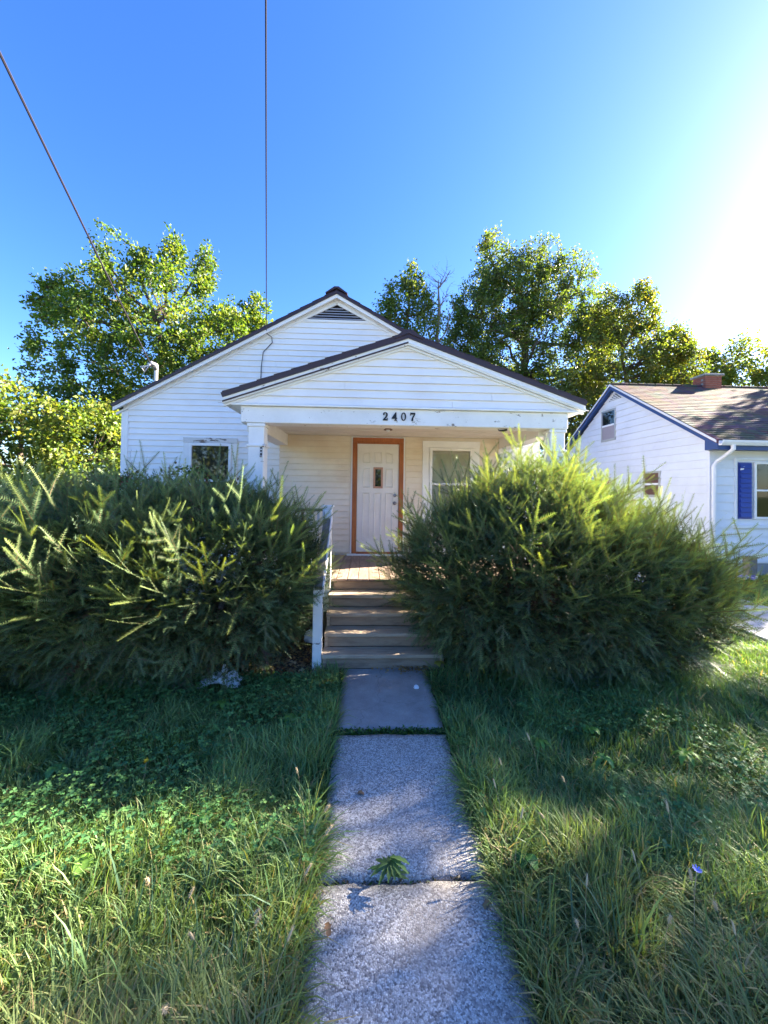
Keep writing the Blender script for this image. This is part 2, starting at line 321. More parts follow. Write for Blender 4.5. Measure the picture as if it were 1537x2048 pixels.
# ------------------------------------------------------------------ ground, path, street
def ground():
    n = 60; xs = np.concatenate([[-400, -150, -60], np.linspace(-25, 30, n), [70, 160, 400]]); ys = np.concatenate([[-400, -120, -40], np.linspace(-15, 35, n), [70, 160, 500]])
    X, Y = np.meshgrid(xs, ys); P = np.stack([X.ravel(), Y.ravel()], 1)
    Z = (vnoise(P, 3, 1.7)-0.5)*0.05 - 0.03
    m = len(xs); i = np.arange(len(ys)-1)[:, None]*m+np.arange(m-1)[None]; q = np.stack([i, i+1, i+1+m, i+m], -1).reshape(-1, 4)
    o = mesh_np('ground', np.column_stack([P, Z]), quads=q, mat='soil', smooth=True); tag(o, 'overgrown lawn soil around the two houses', None, kind='structure')
    path = bpy.data.objects.new('path', None); COL.objects.link(path); path.location = (0.22, 2.5, 0); tag(path, 'narrow concrete front walk leading to the porch steps', None, kind='structure')
    def slab(x0, x1, y0, y1, z, mat, tilt=0.0, seed=0):
        nx, ny = 14, 20; xs = np.linspace(x0, x1, nx); ys = np.linspace(y0, y1, ny); r2 = np.random.default_rng(seed)
        X, Y = np.meshgrid(xs, ys); e = r2.normal(0, 0.006, X.shape); e2 = r2.normal(0, 0.006, X.shape)
        X = X.copy(); Y = Y.copy(); X[:, 0] += e[:, 0]; X[:, -1] += e[:, -1]; Y[0] += e2[0]; Y[-1] += e2[-1]
        top = np.column_stack([X.ravel(), Y.ravel(), np.full(X.size, z) + (vnoise(np.column_stack([X.ravel(), Y.ravel()]), seed, 0.35)-0.5)*0.008 + tilt*(Y.ravel()-y0)])
        edge = np.zeros(X.shape, bool); edge[0] = edge[-1] = True; edge[:, 0] = edge[:, -1] = True; top[edge.ravel(), 2] -= 0.010
        bot = top.copy(); bot[:, 2] = -0.10; V = np.vstack([top, bot]); N = len(top)
        i = np.arange(ny-1)[:, None]*nx+np.arange(nx-1)[None]; q = [np.stack([i, i+1, i+1+nx, i+nx], -1).reshape(-1, 4)]
        ring = list(range(nx))+[nx*k+nx-1 for k in range(1, ny)]+[nx*(ny-1)+k for k in range(nx-2, -1, -1)]+[nx*k for k in range(ny-2, 0, -1)]
        ring = np.array(ring); nxt = np.roll(ring, -1); q.append(np.stack([ring, ring+N, nxt+N, nxt], -1))
        return mesh_np('slab', V, quads=np.vstack(q), mat=mat, parent=path)
    slab(-0.25, 0.67, 0.78, 1.965, 0.022, 'aggregate', 0, 1); slab(-0.23, 0.66, 1.995, 3.135, 0.030, 'aggregate', 0, 2)
    tag(slab(-0.235, 0.665, 3.225, 4.36, 0.020, 'worn', 0.006, 3), 'darker smooth slab at the foot of the steps'); slab(-0.225, 0.66, -0.42, 0.755, 0.02, 'aggregate', 0, 4)
    sw = bpy.data.objects.new('sidewalk', None); COL.objects.link(sw); sw.location = (0, -1.2, 0); sw['kind'] = 'structure'
    for k in range(-9, 11): B('slab', 'drive', sw, k*1.52, k*1.52+1.505, -2.0, -0.45, -0.1, 0.02, 0.006)
    st = B('road', 'drive', None, -120, 120, -13.0, -4.4, -0.3, -0.02); st['kind'] = 'structure'
    for y0, y1 in ((-4.4, -4.22), (-13.18, -13.0)):
        k = B('kerb', 'drive', None, -120, 120, y0, y1, -0.3, 0.10, 0.02); k['kind'] = 'structure'
    dw = bpy.data.objects.new('driveway', None); COL.objects.link(dw); dw.location = (6.3, 6, 0); tag(dw, 'cracked pale concrete driveway between the two houses', None, kind='structure')
    for k in range(-2, 8):
        y0 = k*2.35-0.4+0.08*random.random(); B('slab', 'drive', dw, 5.52, 6.30+0.02*random.random(), y0, y0+2.28, -0.1, 0.016+0.012*random.random(), 0.012)
        B('slab', 'drive', dw, 6.40, 7.15, y0+0.1, y0+2.36, -0.1, 0.016+0.012*random.random(), 0.012)
ground()

# ------------------------------------------------------------------ white house
HW = 7.10   # front wall plane
def digits(parent):
    S = {}  # outlines in a 0.62 x 1 cell
    S['2'] = [[(0.02, 0), (0.58, 0), (0.62, 0.30), (0.54, 0.30), (0.50, 0.17), (0.28, 0.17), (0.50, 0.42), (0.60, 0.62), (0.58, 0.82), (0.46, 0.96), (0.28, 1.0), (0.12, 0.95), (0.03, 0.80), (0.04, 0.68), (0.14, 0.63), (0.22, 0.70), (0.20, 0.80), (0.27, 0.90), (0.36, 0.88), (0.41, 0.76), (0.38, 0.58), (0.22, 0.34), (0.02, 0.12)]]
    S['4'] = [[(0.30, 0), (0.62, 0), (0.62, 0.08), (0.55, 0.09), (0.55, 0.24), (0.64, 0.24), (0.64, 0.35), (0.55, 0.35), (0.55, 1.0), (0.42, 1.0), (0.0, 0.36), (0.0, 0.24), (0.37, 0.24), (0.37, 0.09), (0.30, 0.08)]]
    S['7'] = [[(0.14, 0), (0.36, 0), (0.38, 0.30), (0.62, 0.82), (0.62, 1.0), (0.10, 1.0), (0.08, 1.02), (0.02, 1.02), (0.0, 0.66), (0.08, 0.66), (0.13, 0.79), (0.44, 0.79), (0.22, 0.38), (0.16, 0.18)]]
    x = 0.185; h = 0.112
    for ch in '2407':
        mb = MB()
        if ch == '0':
            n = 20; ro = [(0.31+0.31*math.cos(2*math.pi*k/n), 0.5+0.5*math.sin(2*math.pi*k/n)) for k in range(n)]; ri = [(0.31+0.15*math.cos(2*math.pi*k/n), 0.5+0.40*math.sin(2*math.pi*k/n)) for k in range(n)]
            for k in range(n):
                j = (k+1) % n; mb.prism([ro[k], ro[j], ri[j], ri[k]], 'y', 0, 1)
        else: mb.prism(S[ch][0], 'y', 0, 1)
        mb.v = [(x+p[0]*h, 5.122+p[1]*0.012, 2.930+p[2]*h) for p in mb.v]
        mb.build('house_number', 'black', parent); x += 0.1225
def casing(parent, x0, x1, z0, z1, w, y0, y1, mat, headmat=None):
    B('casing', mat, parent, x0, x0+w, y0, y1, z0, z1-w, 0.003); B('casing', mat, parent, x1-w, x1, y0, y1, z0, z1-w, 0.003)
    B('casing', headmat or mat, parent, x0-0.004, x1+0.004, y0-0.006, y1, z1-w, z1, 0.003)
def sash(parent, x0, x1, z0, z1, y, w, mat, pane='glass', double=True):
    """double-hung: frame ring, meeting rail and one pane per sash"""
    B('frame', mat, parent, x0, x0+w, y, y+0.05, z0, z1, 0.003); B('frame', mat, parent, x1-w, x1, y, y+0.05, z0, z1, 0.003)
    B('frame', mat, parent, x0+w, x1-w, y, y+0.05, z1-w, z1, 0.003); B('frame', mat, parent, x0+w, x1-w, y, y+0.05, z0, z0+w, 0.003)
    zm = (z0+z1)/2
    if double:
        B('meeting_rail', mat, parent, x0+w, x1-w, y-0.008, y+0.045, zm-0.022, zm+0.022, 0.003)
        B('pane', pane, parent, x0+w-0.004, x1-w+0.004, y+0.028, y+0.034, zm+0.018, z1-w+0.004); B('pane', pane, parent, x0+w-0.004, x1-w+0.004, y+0.016, y+0.022, z0+w-0.004, zm-0.018)
    else: B('pane', pane, parent, x0+w-0.004, x1-w+0.004, y+0.028, y+0.034, z0+w-0.004, z1-w+0.004)
def house():
    h = thing('white_house', (-0.62, 9, 0), 'white vinyl-sided bungalow with a gabled front porch and brown metal roof', 'house')
    XL, XR, XC, ZE, ZP = -4.42, 3.19, -0.617, 3.44, 5.53
    sl = (ZP-ZE)/(XR-XC)
    # shell
    f = MB().prism([(XL, 0.62), (XR, 0.62), (XR, ZE), (XC, ZP), (XL, ZE)], 'y', HW, 18.2).build('wall', 'siding', h)
    B('foundation', 'concrete', h, XL+0.03, XR-0.03, HW+0.03, 18.17, -0.1, 0.62)
    fw = B('front_wall', 'siding', h, XL, XR, HW-0.006, HW-0.001, 0.60, ZE)     # sheathing that carries the boards
    wins = [(-3.325, -2.375, 1.45, 2.90), (1.005, 2.065, 1.45, 2.92)]
    door = (-0.335, 0.700, 0.60, 2.965)
    lim = lambda z: (XL+0.10, XR-0.10) if z < ZE else (XC-(ZP-z)/sl, XC+(ZP-z)/sl)
    P0 = (-1.62, 2.43)
    def limL(z): a, b = lim(z); return (a, min(b, P0[0]))
    def limR(z): a, b = lim(z); return (max(a, P0[1]), b)
    siding(fw, 'siding_board', 'siding', HW-0.006, 'y', 0.62, 3.16, 0.1055, limL, wins+[door])
    siding(fw, 'siding_board', 'siding', HW-0.006, 'y', 0.62, 3.16, 0.1055, limR, wins+[door])
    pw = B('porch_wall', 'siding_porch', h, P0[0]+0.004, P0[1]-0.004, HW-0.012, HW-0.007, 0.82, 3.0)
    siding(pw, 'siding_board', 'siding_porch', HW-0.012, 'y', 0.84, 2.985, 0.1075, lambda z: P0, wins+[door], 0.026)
    B('corner_board', 'clean_white', h, XL-0.012, XL+0.105, HW-0.034, HW+0.09, 0.60, 3.335, 0.004); B('corner_board', 'clean_white', h, XR-0.105, XR+0.012, HW-0.034, HW+0.09, 0.60, 3.335, 0.004)
    gb = MB().prism([(XL+0.02, ZE-0.27), (XR-0.02, ZE-0.27), (XR-0.02, ZE), (XC, ZP-0.01), (XL+0.02, ZE)], 'y', HW-0.010, HW-0.0065).build('gable', 'siding', h)
    siding(gb, 'siding_board', 'siding', HW-0.010, 'y', 3.16, 5.085, 0.1055, lim, [])
    B('joint_trim', 'clean_white', h, XC-0.66, XC+0.66, HW-0.036, HW-0.008, 5.085, 5.115)
    # triangular louvre vent
    vt = MB().prism([(XC-0.60, 5.118), (XC+0.60, 5.118), (XC, 5.40)], 'y', HW-0.014, HW-0.010).build('gable_vent', 'dark', h)
    for k in range(6):
        z = 5.125+k*0.047; w = 0.60*(5.40-z-0.03)/0.282
        if w > 0.06: MB().hexa([(XC-w, HW-0.042, z), (XC+w, HW-0.042, z), (XC+w, HW-0.034, z), (XC-w, HW-0.034, z), (XC-w, HW-0.024, z+0.026), (XC+w, HW-0.024, z+0.026), (XC+w, HW-0.016, z+0.028), (XC-w, HW-0.016, z+0.028)]).build('slat', 'slat', vt)
    for s in (-1, 1):
        MB().hexa([(XC+s*0.70, HW-0.044, 5.086), (XC+s*0.61, HW-0.044, 5.086), (XC+s*0.61, HW-0.016, 5.086), (XC+s*0.70, HW-0.016, 5.086), (XC+s*0.05, HW-0.044, 5.42), (XC, HW-0.044, 5.40), (XC, HW-0.016, 5.40), (XC+s*0.05, HW-0.016, 5.42)]).build('frame', 'clean_white', vt)
    # roof slabs, rake trim
    ov = 0.10; ya, yb = HW-0.16, 18.4
    rf = None
    for s in (-1, 1):
        xe = XC+s*(XR-XC+ov); ze = ZE-sl*ov
        r = MB().prism([(XC, ZP+0.02), (xe, ze+0.02), (xe+s*0.02, ze+0.060), (XC, ZP+0.072)], 'y', ya, yb).build('roof', 'roof', h)
        for k in range(18):   # standing metal shingle courses on the slope
            t0 = k/18; t1 = (k+1)/18; xa, xb = xe+(XC-xe)*t0, xe+(XC-xe)*t1; za, zb = ze+0.061+(ZP-ze+0.012)*t0, ze+0.061+(ZP-ze+0.012)*t1
            MB().prism([(xa, za+0.003), (xb, zb+0.003), (xb, zb+0.008), (xa, za+0.020)], 'y', ya-0.004, yb).build('shingle_course', 'roof', r)
        MB().prism([(XC, ZP+0.018), (xe, ze+0.018), (xe, ze-0.045), (XC, ZP-0.045)], 'y', ya+0.025, ya+0.055).build('rake_board', 'clean_white', h)
        MB().prism([(XC, ZP-0.066), (xe, ze-0.066), (xe, ze-0.105), (XC, ZP-0.105)], 'y', HW-0.040, HW-0.012).build('rake_trim', 'clean_white', h)
        MB().prism([(XC, ZP+0.016), (xe, ze+0.016), (xe, ze-0.010), (XC, ZP-0.010)], 'y', ya+0.056, HW-0.011).build('soffit', 'clean_white', h)
        rf = rf or r
    for k in range(28):
        y = ya+0.41*k-0.02; MB().prism([(XC-0.20, ZP+0.020), (XC-0.19, ZP+0.005), (XC, ZP+0.105), (XC+0.19, ZP+0.005), (XC+0.20, ZP+0.020), (XC+0.04, ZP+0.135), (XC-0.04, ZP+0.135)], 'y', y, y+0.40).build('ridge_cap', 'roof', rf)
    # windows
    w = thing('window', (0, 0, 0), None, None); w.parent = h; w.location = (0, 0, 0)
    def window(x0, x1, z0, z1, mat, head, cw, pane, blind=None):
        hw = MB().box(x0, x1, HW-0.004, HW-0.0005, z0, z1).build('window', 'dark', h)
        casing(hw, x0, x1, z0, z1, cw, HW-0.046, HW-0.006, mat, head)
        B('sill', mat, hw, x0-0.04, x1+0.04, HW-0.09, HW-0.006, z0-0.045, z0-0.002, 0.004)
        if blind: B('blind', blind, hw, x0+cw+0.01, x1-cw-0.01, HW-0.0115, HW-0.0055, z0+0.02, z1-cw-0.01)
        sash(hw, x0+cw+0.003, x1-cw-0.003, z0+0.003, z1-cw-0.003, HW-0.062, 0.05, 'clean_white', pane)
        return hw
    bpy.data.objects.remove(w)
    tag(window(-3.325, -2.375, 1.45, 2.90, 'paint', 'peel_heavy', 0.095, 'glass'), 'window with a flaking wooden head casing')
    tag(window(1.005, 2.065, 1.45, 2.92, 'clean_white', None, 0.125, 'clear', 'blind'), 'porch window with a closed shade')
    # door and its orange frame
    df = B('door_frame', 'stain', h, -0.285, 0.650, HW-0.060, HW-0.026, 2.875, 2.955, 0.004)
    B('jamb', 'stain', df, -0.285, -0.205, HW-0.060, HW-0.026, 0.835, 2.873, 0.004); B('jamb', 'stain', df, 0.570, 0.650, HW-0.060, HW-0.026, 0.835, 2.873, 0.004)
    for a in ((-0.312, -0.287, 0.84, 2.975), (0.652, 0.677, 0.84, 2.975)): B('channel', 'clean_white', df, a[0], a[1], HW-0.044, HW-0.010, a[2], a[3])
    B('channel', 'clean_white', df, -0.286, 0.651, HW-0.044, HW-0.010, 2.957, 2.975)
    B('threshold', 'paint', df, -0.36, 0.72, HW-0.16, HW-0.030, 0.806, 0.832, 0.004); B('sill_plate', 'stain', df, -0.204, 0.569, HW-0.085, HW-0.020, 0.834, 0.862, 0.004)
    B('stop', 'stain', df, -0.203, 0.568, HW-0.050, HW-0.020, 2.845, 2.873)
    d = B('door', 'door', h, -0.198, 0.563, HW-0.040, HW-0.006, 0.866, 2.843, 0.003)
    y0 = HW-0.047; DX = -0.198; DW = 0.761
    def ring(pts):    # raised moulding round a sunk panel
        cx = sum(p[0] for p in pts)/len(pts); cz = sum(p[1] for p in pts)/len(pts); mb = MB(); n = len(pts)
        inn = [(cx+(p[0]-cx)*0.80, cz+(p[1]-cz)*(0.86 if abs(pts[0][1]-cz) < 0.3 else 0.95)) for p in pts]
        for k in range(n):
            j = (k+1) % n; mb.hexa([(pts[k][0], y0+0.0065, pts[k][1]), (pts[j][0], y0+0.0065, pts[j][1]), (inn[j][0], y0+0.0065, inn[j][1]), (inn[k][0], y0+0.0065, inn[k][1]),
                (pts[k][0]+(inn[k][0]-pts[k][0])*0.4, y0-0.010, pts[k][1]+(inn[k][1]-pts[k][1])*0.4), (pts[j][0]+(inn[j][0]-pts[j][0])*0.4, y0-0.010, pts[j][1]+(inn[j][1]-pts[j][1])*0.4),
                (inn[j][0], y0+0.003, inn[j][1]), (inn[k][0], y0+0.003, inn[k][1])])
        mb.build('panel', 'door', d)
    cols = [(DX+0.105, DX+0.235), (DX+0.315, DX+0.445), (DX+0.525, DX+0.655)]
    for i, (a, b) in enumerate(cols):
        t = 2.69
        if i == 0: ring([(a, 2.49), (b, 2.49), (b, t), (a, t-0.035)])
        elif i == 2: ring([(a, 2.49), (b, 2.49), (b, t-0.035), (a, t)])
        else: ring([(a, 2.49), (b, 2.49), (b, t), (a, t)])
        if i != 1: ring([(a, 2.04), (b, 2.04), (b, 2.39), (a, 2.39)])
        ring([(a, 1.08), (b, 1.08), (b, 1.95), (a, 1.95)])
    a, b = DX+0.295, DX+0.470
    for q in ((a, a+0.035, 2.03, 2.415), (b-0.035, b, 2.03, 2.415), (a+0.035, b-0.035, 2.03, 2.065), (a+0.035, b-0.035, 2.38, 2.415)): tag(B('lite_frame', 'lite', d, q[0], q[1], y0-0.008, y0+0.0075, q[2], q[3], 0.002))
    B('pane', 'glass', d, a+0.034, b-0.034, y0+0.0005, y0+0.0065, 2.064, 2.381)
    for z, r in ((1.90, 0.030), (1.76, 0.034)):
        MB().lathe([(r, 0), (r, -0.008), (r*0.55, -0.012), (r*0.5, -0.028 if z < 1.8 else -0.014), (r*0.95, -0.040 if z < 1.8 else -0.018), (r*0.8, -0.056 if z < 1.8 else -0.02)], (DX+0.695, y0+0.0065, z), 14, 'y').build('knob' if z < 1.8 else 'deadbolt', 'nickel', d, True)
    # porch
    pf = B('porch_floor', 'step', h, -1.62, 2.66, 5.20, HW-0.03, 0.60, 0.775)
    x = -1.70; k = 0
    while x < 2.72:
        w = 0.1445; z = 0.778+random.uniform(0, 0.003)
        B('plank', 'deck', pf, x, x+w-0.008, 5.135+random.uniform(-0.006, 0.006), HW-0.045, z, 0.812+random.uniform(-0.002, 0.002), 0.003); x += w
    for px_ in (-1.5, -0.55, 0.9, 2.55): B('support_post', 'rail_wood', h, px_-0.07, px_+0.07, 5.24, 5.38, -0.1, 0.598)
    for (a, b, s) in ((-1.594, -1.392, 0), (2.492, 2.694, 1)):
        c = B('column', 'peel', h, a, b, 5.165, 5.37, 0.806, 2.866, 0.005)
        for z, e, t in ((2.555, 0.022, 0.03), (0.806, 0.03, 0.14), (2.82, 0.018, 0.045)): B('collar', 'peel', c, a-e, b+e, 5.165-e, 5.37+e, z, z+t, 0.005)
        B('face_board', 'peel', c, a+0.004, b-0.004, 5.157, 5.164, 0.95, 2.55, 0.001)
    br = B('bracket', 'black', h, -1.435, -1.405, 5.148, 5.156, 2.425, 2.545, 0.002)
    for z in (2.515, 2.475): MB().lathe([(0.010, 0), (0.010, -0.004), (0.004, -0.006)], (-1.42, 5.148, z), 10, 'y').build('screw', 'plastic', br)
    MB().lathe([(0.017, 0), (0.017, -0.012), (0.008, -0.015)], (-1.42, 5.148, 2.425), 12, 'y').build('hook', 'nickel', br)
    bm = B('porch_beam', 'peel', h, -1.69, 2.722, 5.135, 5.395, 2.868, 3.085, 0.006); digits(bm)
    for s, (a, b) in enumerate(((-1.688, -1.468), (2.43, 2.66))): B('side_beam', 'paint', h, a, b, 5.397, HW-0.035, 2.79, 3.06, 0.005)
    B('beam_trim', 'clean_white', h, -1.80, 2.82, 5.085, 5.14, 3.087, 3.112, 0.003)
    B('porch_ceiling', 'ceiling', h, -1.466, 2.428, 5.397, HW-0.034, 2.985, 3.0)
    for k in range(1, 4): B('ceiling_batten', 'ceiling', h, -1.464, 2.426, 5.5+k*0.42, 5.53+k*0.42, 2.976, 2.984)
    pc, pz, pe = 0.510, 3.995, 3.17; px0, px1 = -1.86, 2.88; ps = (pz-pe)/(px1-pc)
    pg = MB().prism([(px0+0.05, 3.09), (px1-0.05, 3.09), (px1-0.05, 3.17), (pc, pz-0.03), (px0+0.05, 3.17)], 'y', 5.145, HW-0.02).build('porch_gable', 'siding_gable', h)
    limp = lambda z: (pc-(pz-z)/ps+0.01, pc+(pz-z)/ps-0.01)
    siding(pg, 'siding_board', 'siding_gable', 5.144, 'y', 3.113, 3.96, 0.1065, limp, [], 0.028)
    pr = None
    for s in (-1, 1):
        xe = pc+s*(px1-pc+0.04); ze = pe-ps*0.04; ya2 = 5.035
        r = MB().prism([(pc, pz+0.02), (xe, ze+0.02), (xe+s*0.02, ze+0.075), (pc, pz+0.095)], 'y', ya2, HW-0.012).build('porch_roof', 'roof', h); pr = pr or r
        for k in range(11):
            t0 = k/11; t1 = (k+1)/11; xa, xb = xe+(pc-xe)*t0, xe+(pc-xe)*t1; za, zb = ze+0.077+(pz-ze+0.016)*t0, ze+0.077+(pz-ze+0.016)*t1
            MB().prism([(xa, za+0.002), (xb, zb+0.002), (xb, zb+0.007), (xa, za+0.018)], 'y', ya2-0.004, HW-0.012).build('shingle_course', 'roof', r)
        MB().prism([(pc, pz+0.018), (xe, ze+0.018), (xe, ze-0.062), (pc, pz-0.062)], 'y', ya2+0.02, ya2+0.05).build('rake_board', 'peel' if s < 0 else 'clean_white', h)
        MB().prism([(pc, pz-0.025), (xe, ze-0.025), (xe, ze-0.045), (pc, pz-0.045)], 'y', ya2+0.008, ya2+0.019).build('drip_edge', 'roof' if s < 0 else 'clean_white', h)
        MB().prism([(pc, pz-0.064), (xe, ze-0.064), (xe, ze-0.090), (pc, pz-0.090)], 'y', 5.095, 5.143).build('rake_trim', 'clean_white', h)
        MB().prism([(pc, pz+0.016), (xe, ze+0.016), (xe, ze+0.0), (pc, pz+0.0)], 'y', ya2+0.051, 5.20).build('soffit', 'clean_white', h)
        B('eave_return', 'peel', h, *( (xe-0.01, xe+0.16) if s < 0 else (xe-0.16, xe+0.01) ), 5.15, HW-0.03, ze-0.06, ze+0.0, 0.003)
    for k in range(5):
        y = 5.02+0.42*k; MB().prism([(pc-0.19, pz+0.015), (pc-0.185, pz+0.002), (pc, pz+0.075), (pc+0.185, pz+0.002), (pc+0.19, pz+0.015), (pc+0.055, pz+0.125), (pc-0.055, pz+0.125)], 'y', y, y+0.41).build('ridge_cap', 'roof', pr)
    # porch light and a loose hook under the beam
    pl = MB().lathe([(0.055, 0), (0.05, -0.012), (0.018, -0.02), (0.02, -0.05), (0.07, -0.085), (0.062, -0.092), (0.03, -0.075)], (0.29, 5.72, 2.984), 18).build('porch_light', 'brass', h, True)
    MB().lathe([(0.016, -0.055), (0.03, -0.08), (0.026, -0.105), (0.008, -0.118)], (0.29, 5.72, 2.984), 12).build('bulb', 'plastic', pl, True)
    MB().tube([(1.80, 5.27, 2.868), (1.805, 5.25, 2.845), (1.86, 5.235, 2.842), (1.91, 5.23, 2.856)], [0.006, 0.008, 0.016, 0.014], 8).build('cable_clip', 'black', h)
    # porch railing to the left of the steps
    rl = B('railing', 'rail_wood', h, -1.39, -0.60, 5.24, 5.34, 1.70, 1.735, 0.004)
    B('bottom_rail', 'paint', rl, -1.39, -0.60, 5.27, 5.31, 0.92, 0.98, 0.003)
    for k in range(7): B('baluster', 'paint', rl, -1.33+k*0.108, -1.295+k*0.108, 5.272, 5.308, 0.98, 1.699, 0.002)
    # service mast
    MB().tube([(-4.35, 8.0, 3.3), (-4.35, 8.0, 4.38)], 0.036, 12).build('service_mast', 'metal', h)
    wh = MB().tube([(-4.35, 8.0, 4.38), (-4.36, 7.98, 4.47), (-4.40, 7.93, 4.49), (-4.44, 7.90, 4.44)], [0.05, 0.06, 0.055, 0.04], 10).build('weatherhead', 'metal', h, True)
    for k in range(3): MB().tube([(-4.43, 7.91, 4.45), (-4.52-0.03*k, 7.85, 4.34+0.03*k), (-4.46, 7.80, 4.28), (-4.37, 7.82, 4.42+0.02*k)], 0.008, 6).build('drip_loop', 'plastic' if k else 'wire', wh)
    MB().tube([(-1.86, HW-0.14, 4.79), (-1.79, HW-0.05, 4.76), (-1.78, HW-0.042, 4.66), (-1.94, HW-0.042, 4.48), (-1.97, HW-0.042, 4.2), (-1.98, HW-0.042, 3.78)], 0.0075, 6).build('cable', 'wire', h)
    return h
house()

# ------------------------------------------------------------------ steps and handrail
def steps():
    s = thing('porch_steps', (0.19, 4.7, 0), 'weathered wooden porch steps between the two big yews', 'steps')
    x0, x1 = -0.465, 0.86
    fy = [4.905, 4.675, 4.455, 4.255]; fz = [0.665, 0.505, 0.345, 0.185]
    prev = 5.155
    for y, z in zip(fy, fz):
        t = B('tread', 'step', s, x0-0.012+random.uniform(-.006, .006), x1, y, prev-0.002, z-0.042, z, 0.005); prev = y+0.032
    ry = [5.165]+[y+0.035 for y in fy]; zt = [0.772]+[z-0.044 for z in fz]; zb = [0.667, 0.507, 0.347, 0.187, -0.05]
    for y, a, b in zip(ry, zb, zt): B('riser', 'riser', s, x0+0.03, x1-0.02, y, y+0.022, a, b, 0.003)
    for xa in (x0-0.008, x1-0.019):
        MB().prism([(5.16, 0.30), (5.16, 0.62), (4.93, 0.62), (4.93, 0.46), (4.70, 0.46), (4.70, 0.30), (4.48, 0.30), (4.48, 0.14), (4.295, 0.14), (4.295, -0.05), (4.6, -0.05)], 'x', xa, xa+0.036).build('stringer', 'step', s)
    h = thing('handrail', (-0.5, 4.75, 0), 'peeling white handrail with a grey weathered sloping top rail left of the steps', 'handrail')
    B('post', 'peel', h, -0.585, -0.483, 4.27, 4.36, -0.1, 0.93, 0.006); B('post', 'peel', h, -0.560, -0.470, 5.06, 5.15, 0.4, 1.72, 0.006)
    MB().hexa([(-0.560, 4.24, 0.90), (-0.482, 4.24, 0.90), (-0.482, 5.18, 1.66), (-0.575, 5.18, 1.66), (-0.560, 4.22, 0.94), (-0.482, 4.22, 0.94), (-0.482, 5.16, 1.70), (-0.575, 5.16, 1.70)]).build('top_rail', 'rail_wood', h)
    MB().hexa([(-0.480, 4.26, 0.82), (-0.466, 4.26, 0.82), (-0.466, 5.18, 1.57), (-0.480, 5.18, 1.57), (-0.480, 4.24, 0.93), (-0.466, 4.24, 0.93), (-0.466, 5.16, 1.69), (-0.480, 5.16, 1.69)]).build('side_board', 'peel', h)
    B('post_cap', 'paint', h, -0.62, -0.455, 5.165, 5.30, 1.76, 1.785, 0.003); B('cap_block', 'paint', h, -0.60, -0.475, 5.18, 5.28, 1.56, 1.759, 0.003)
steps()

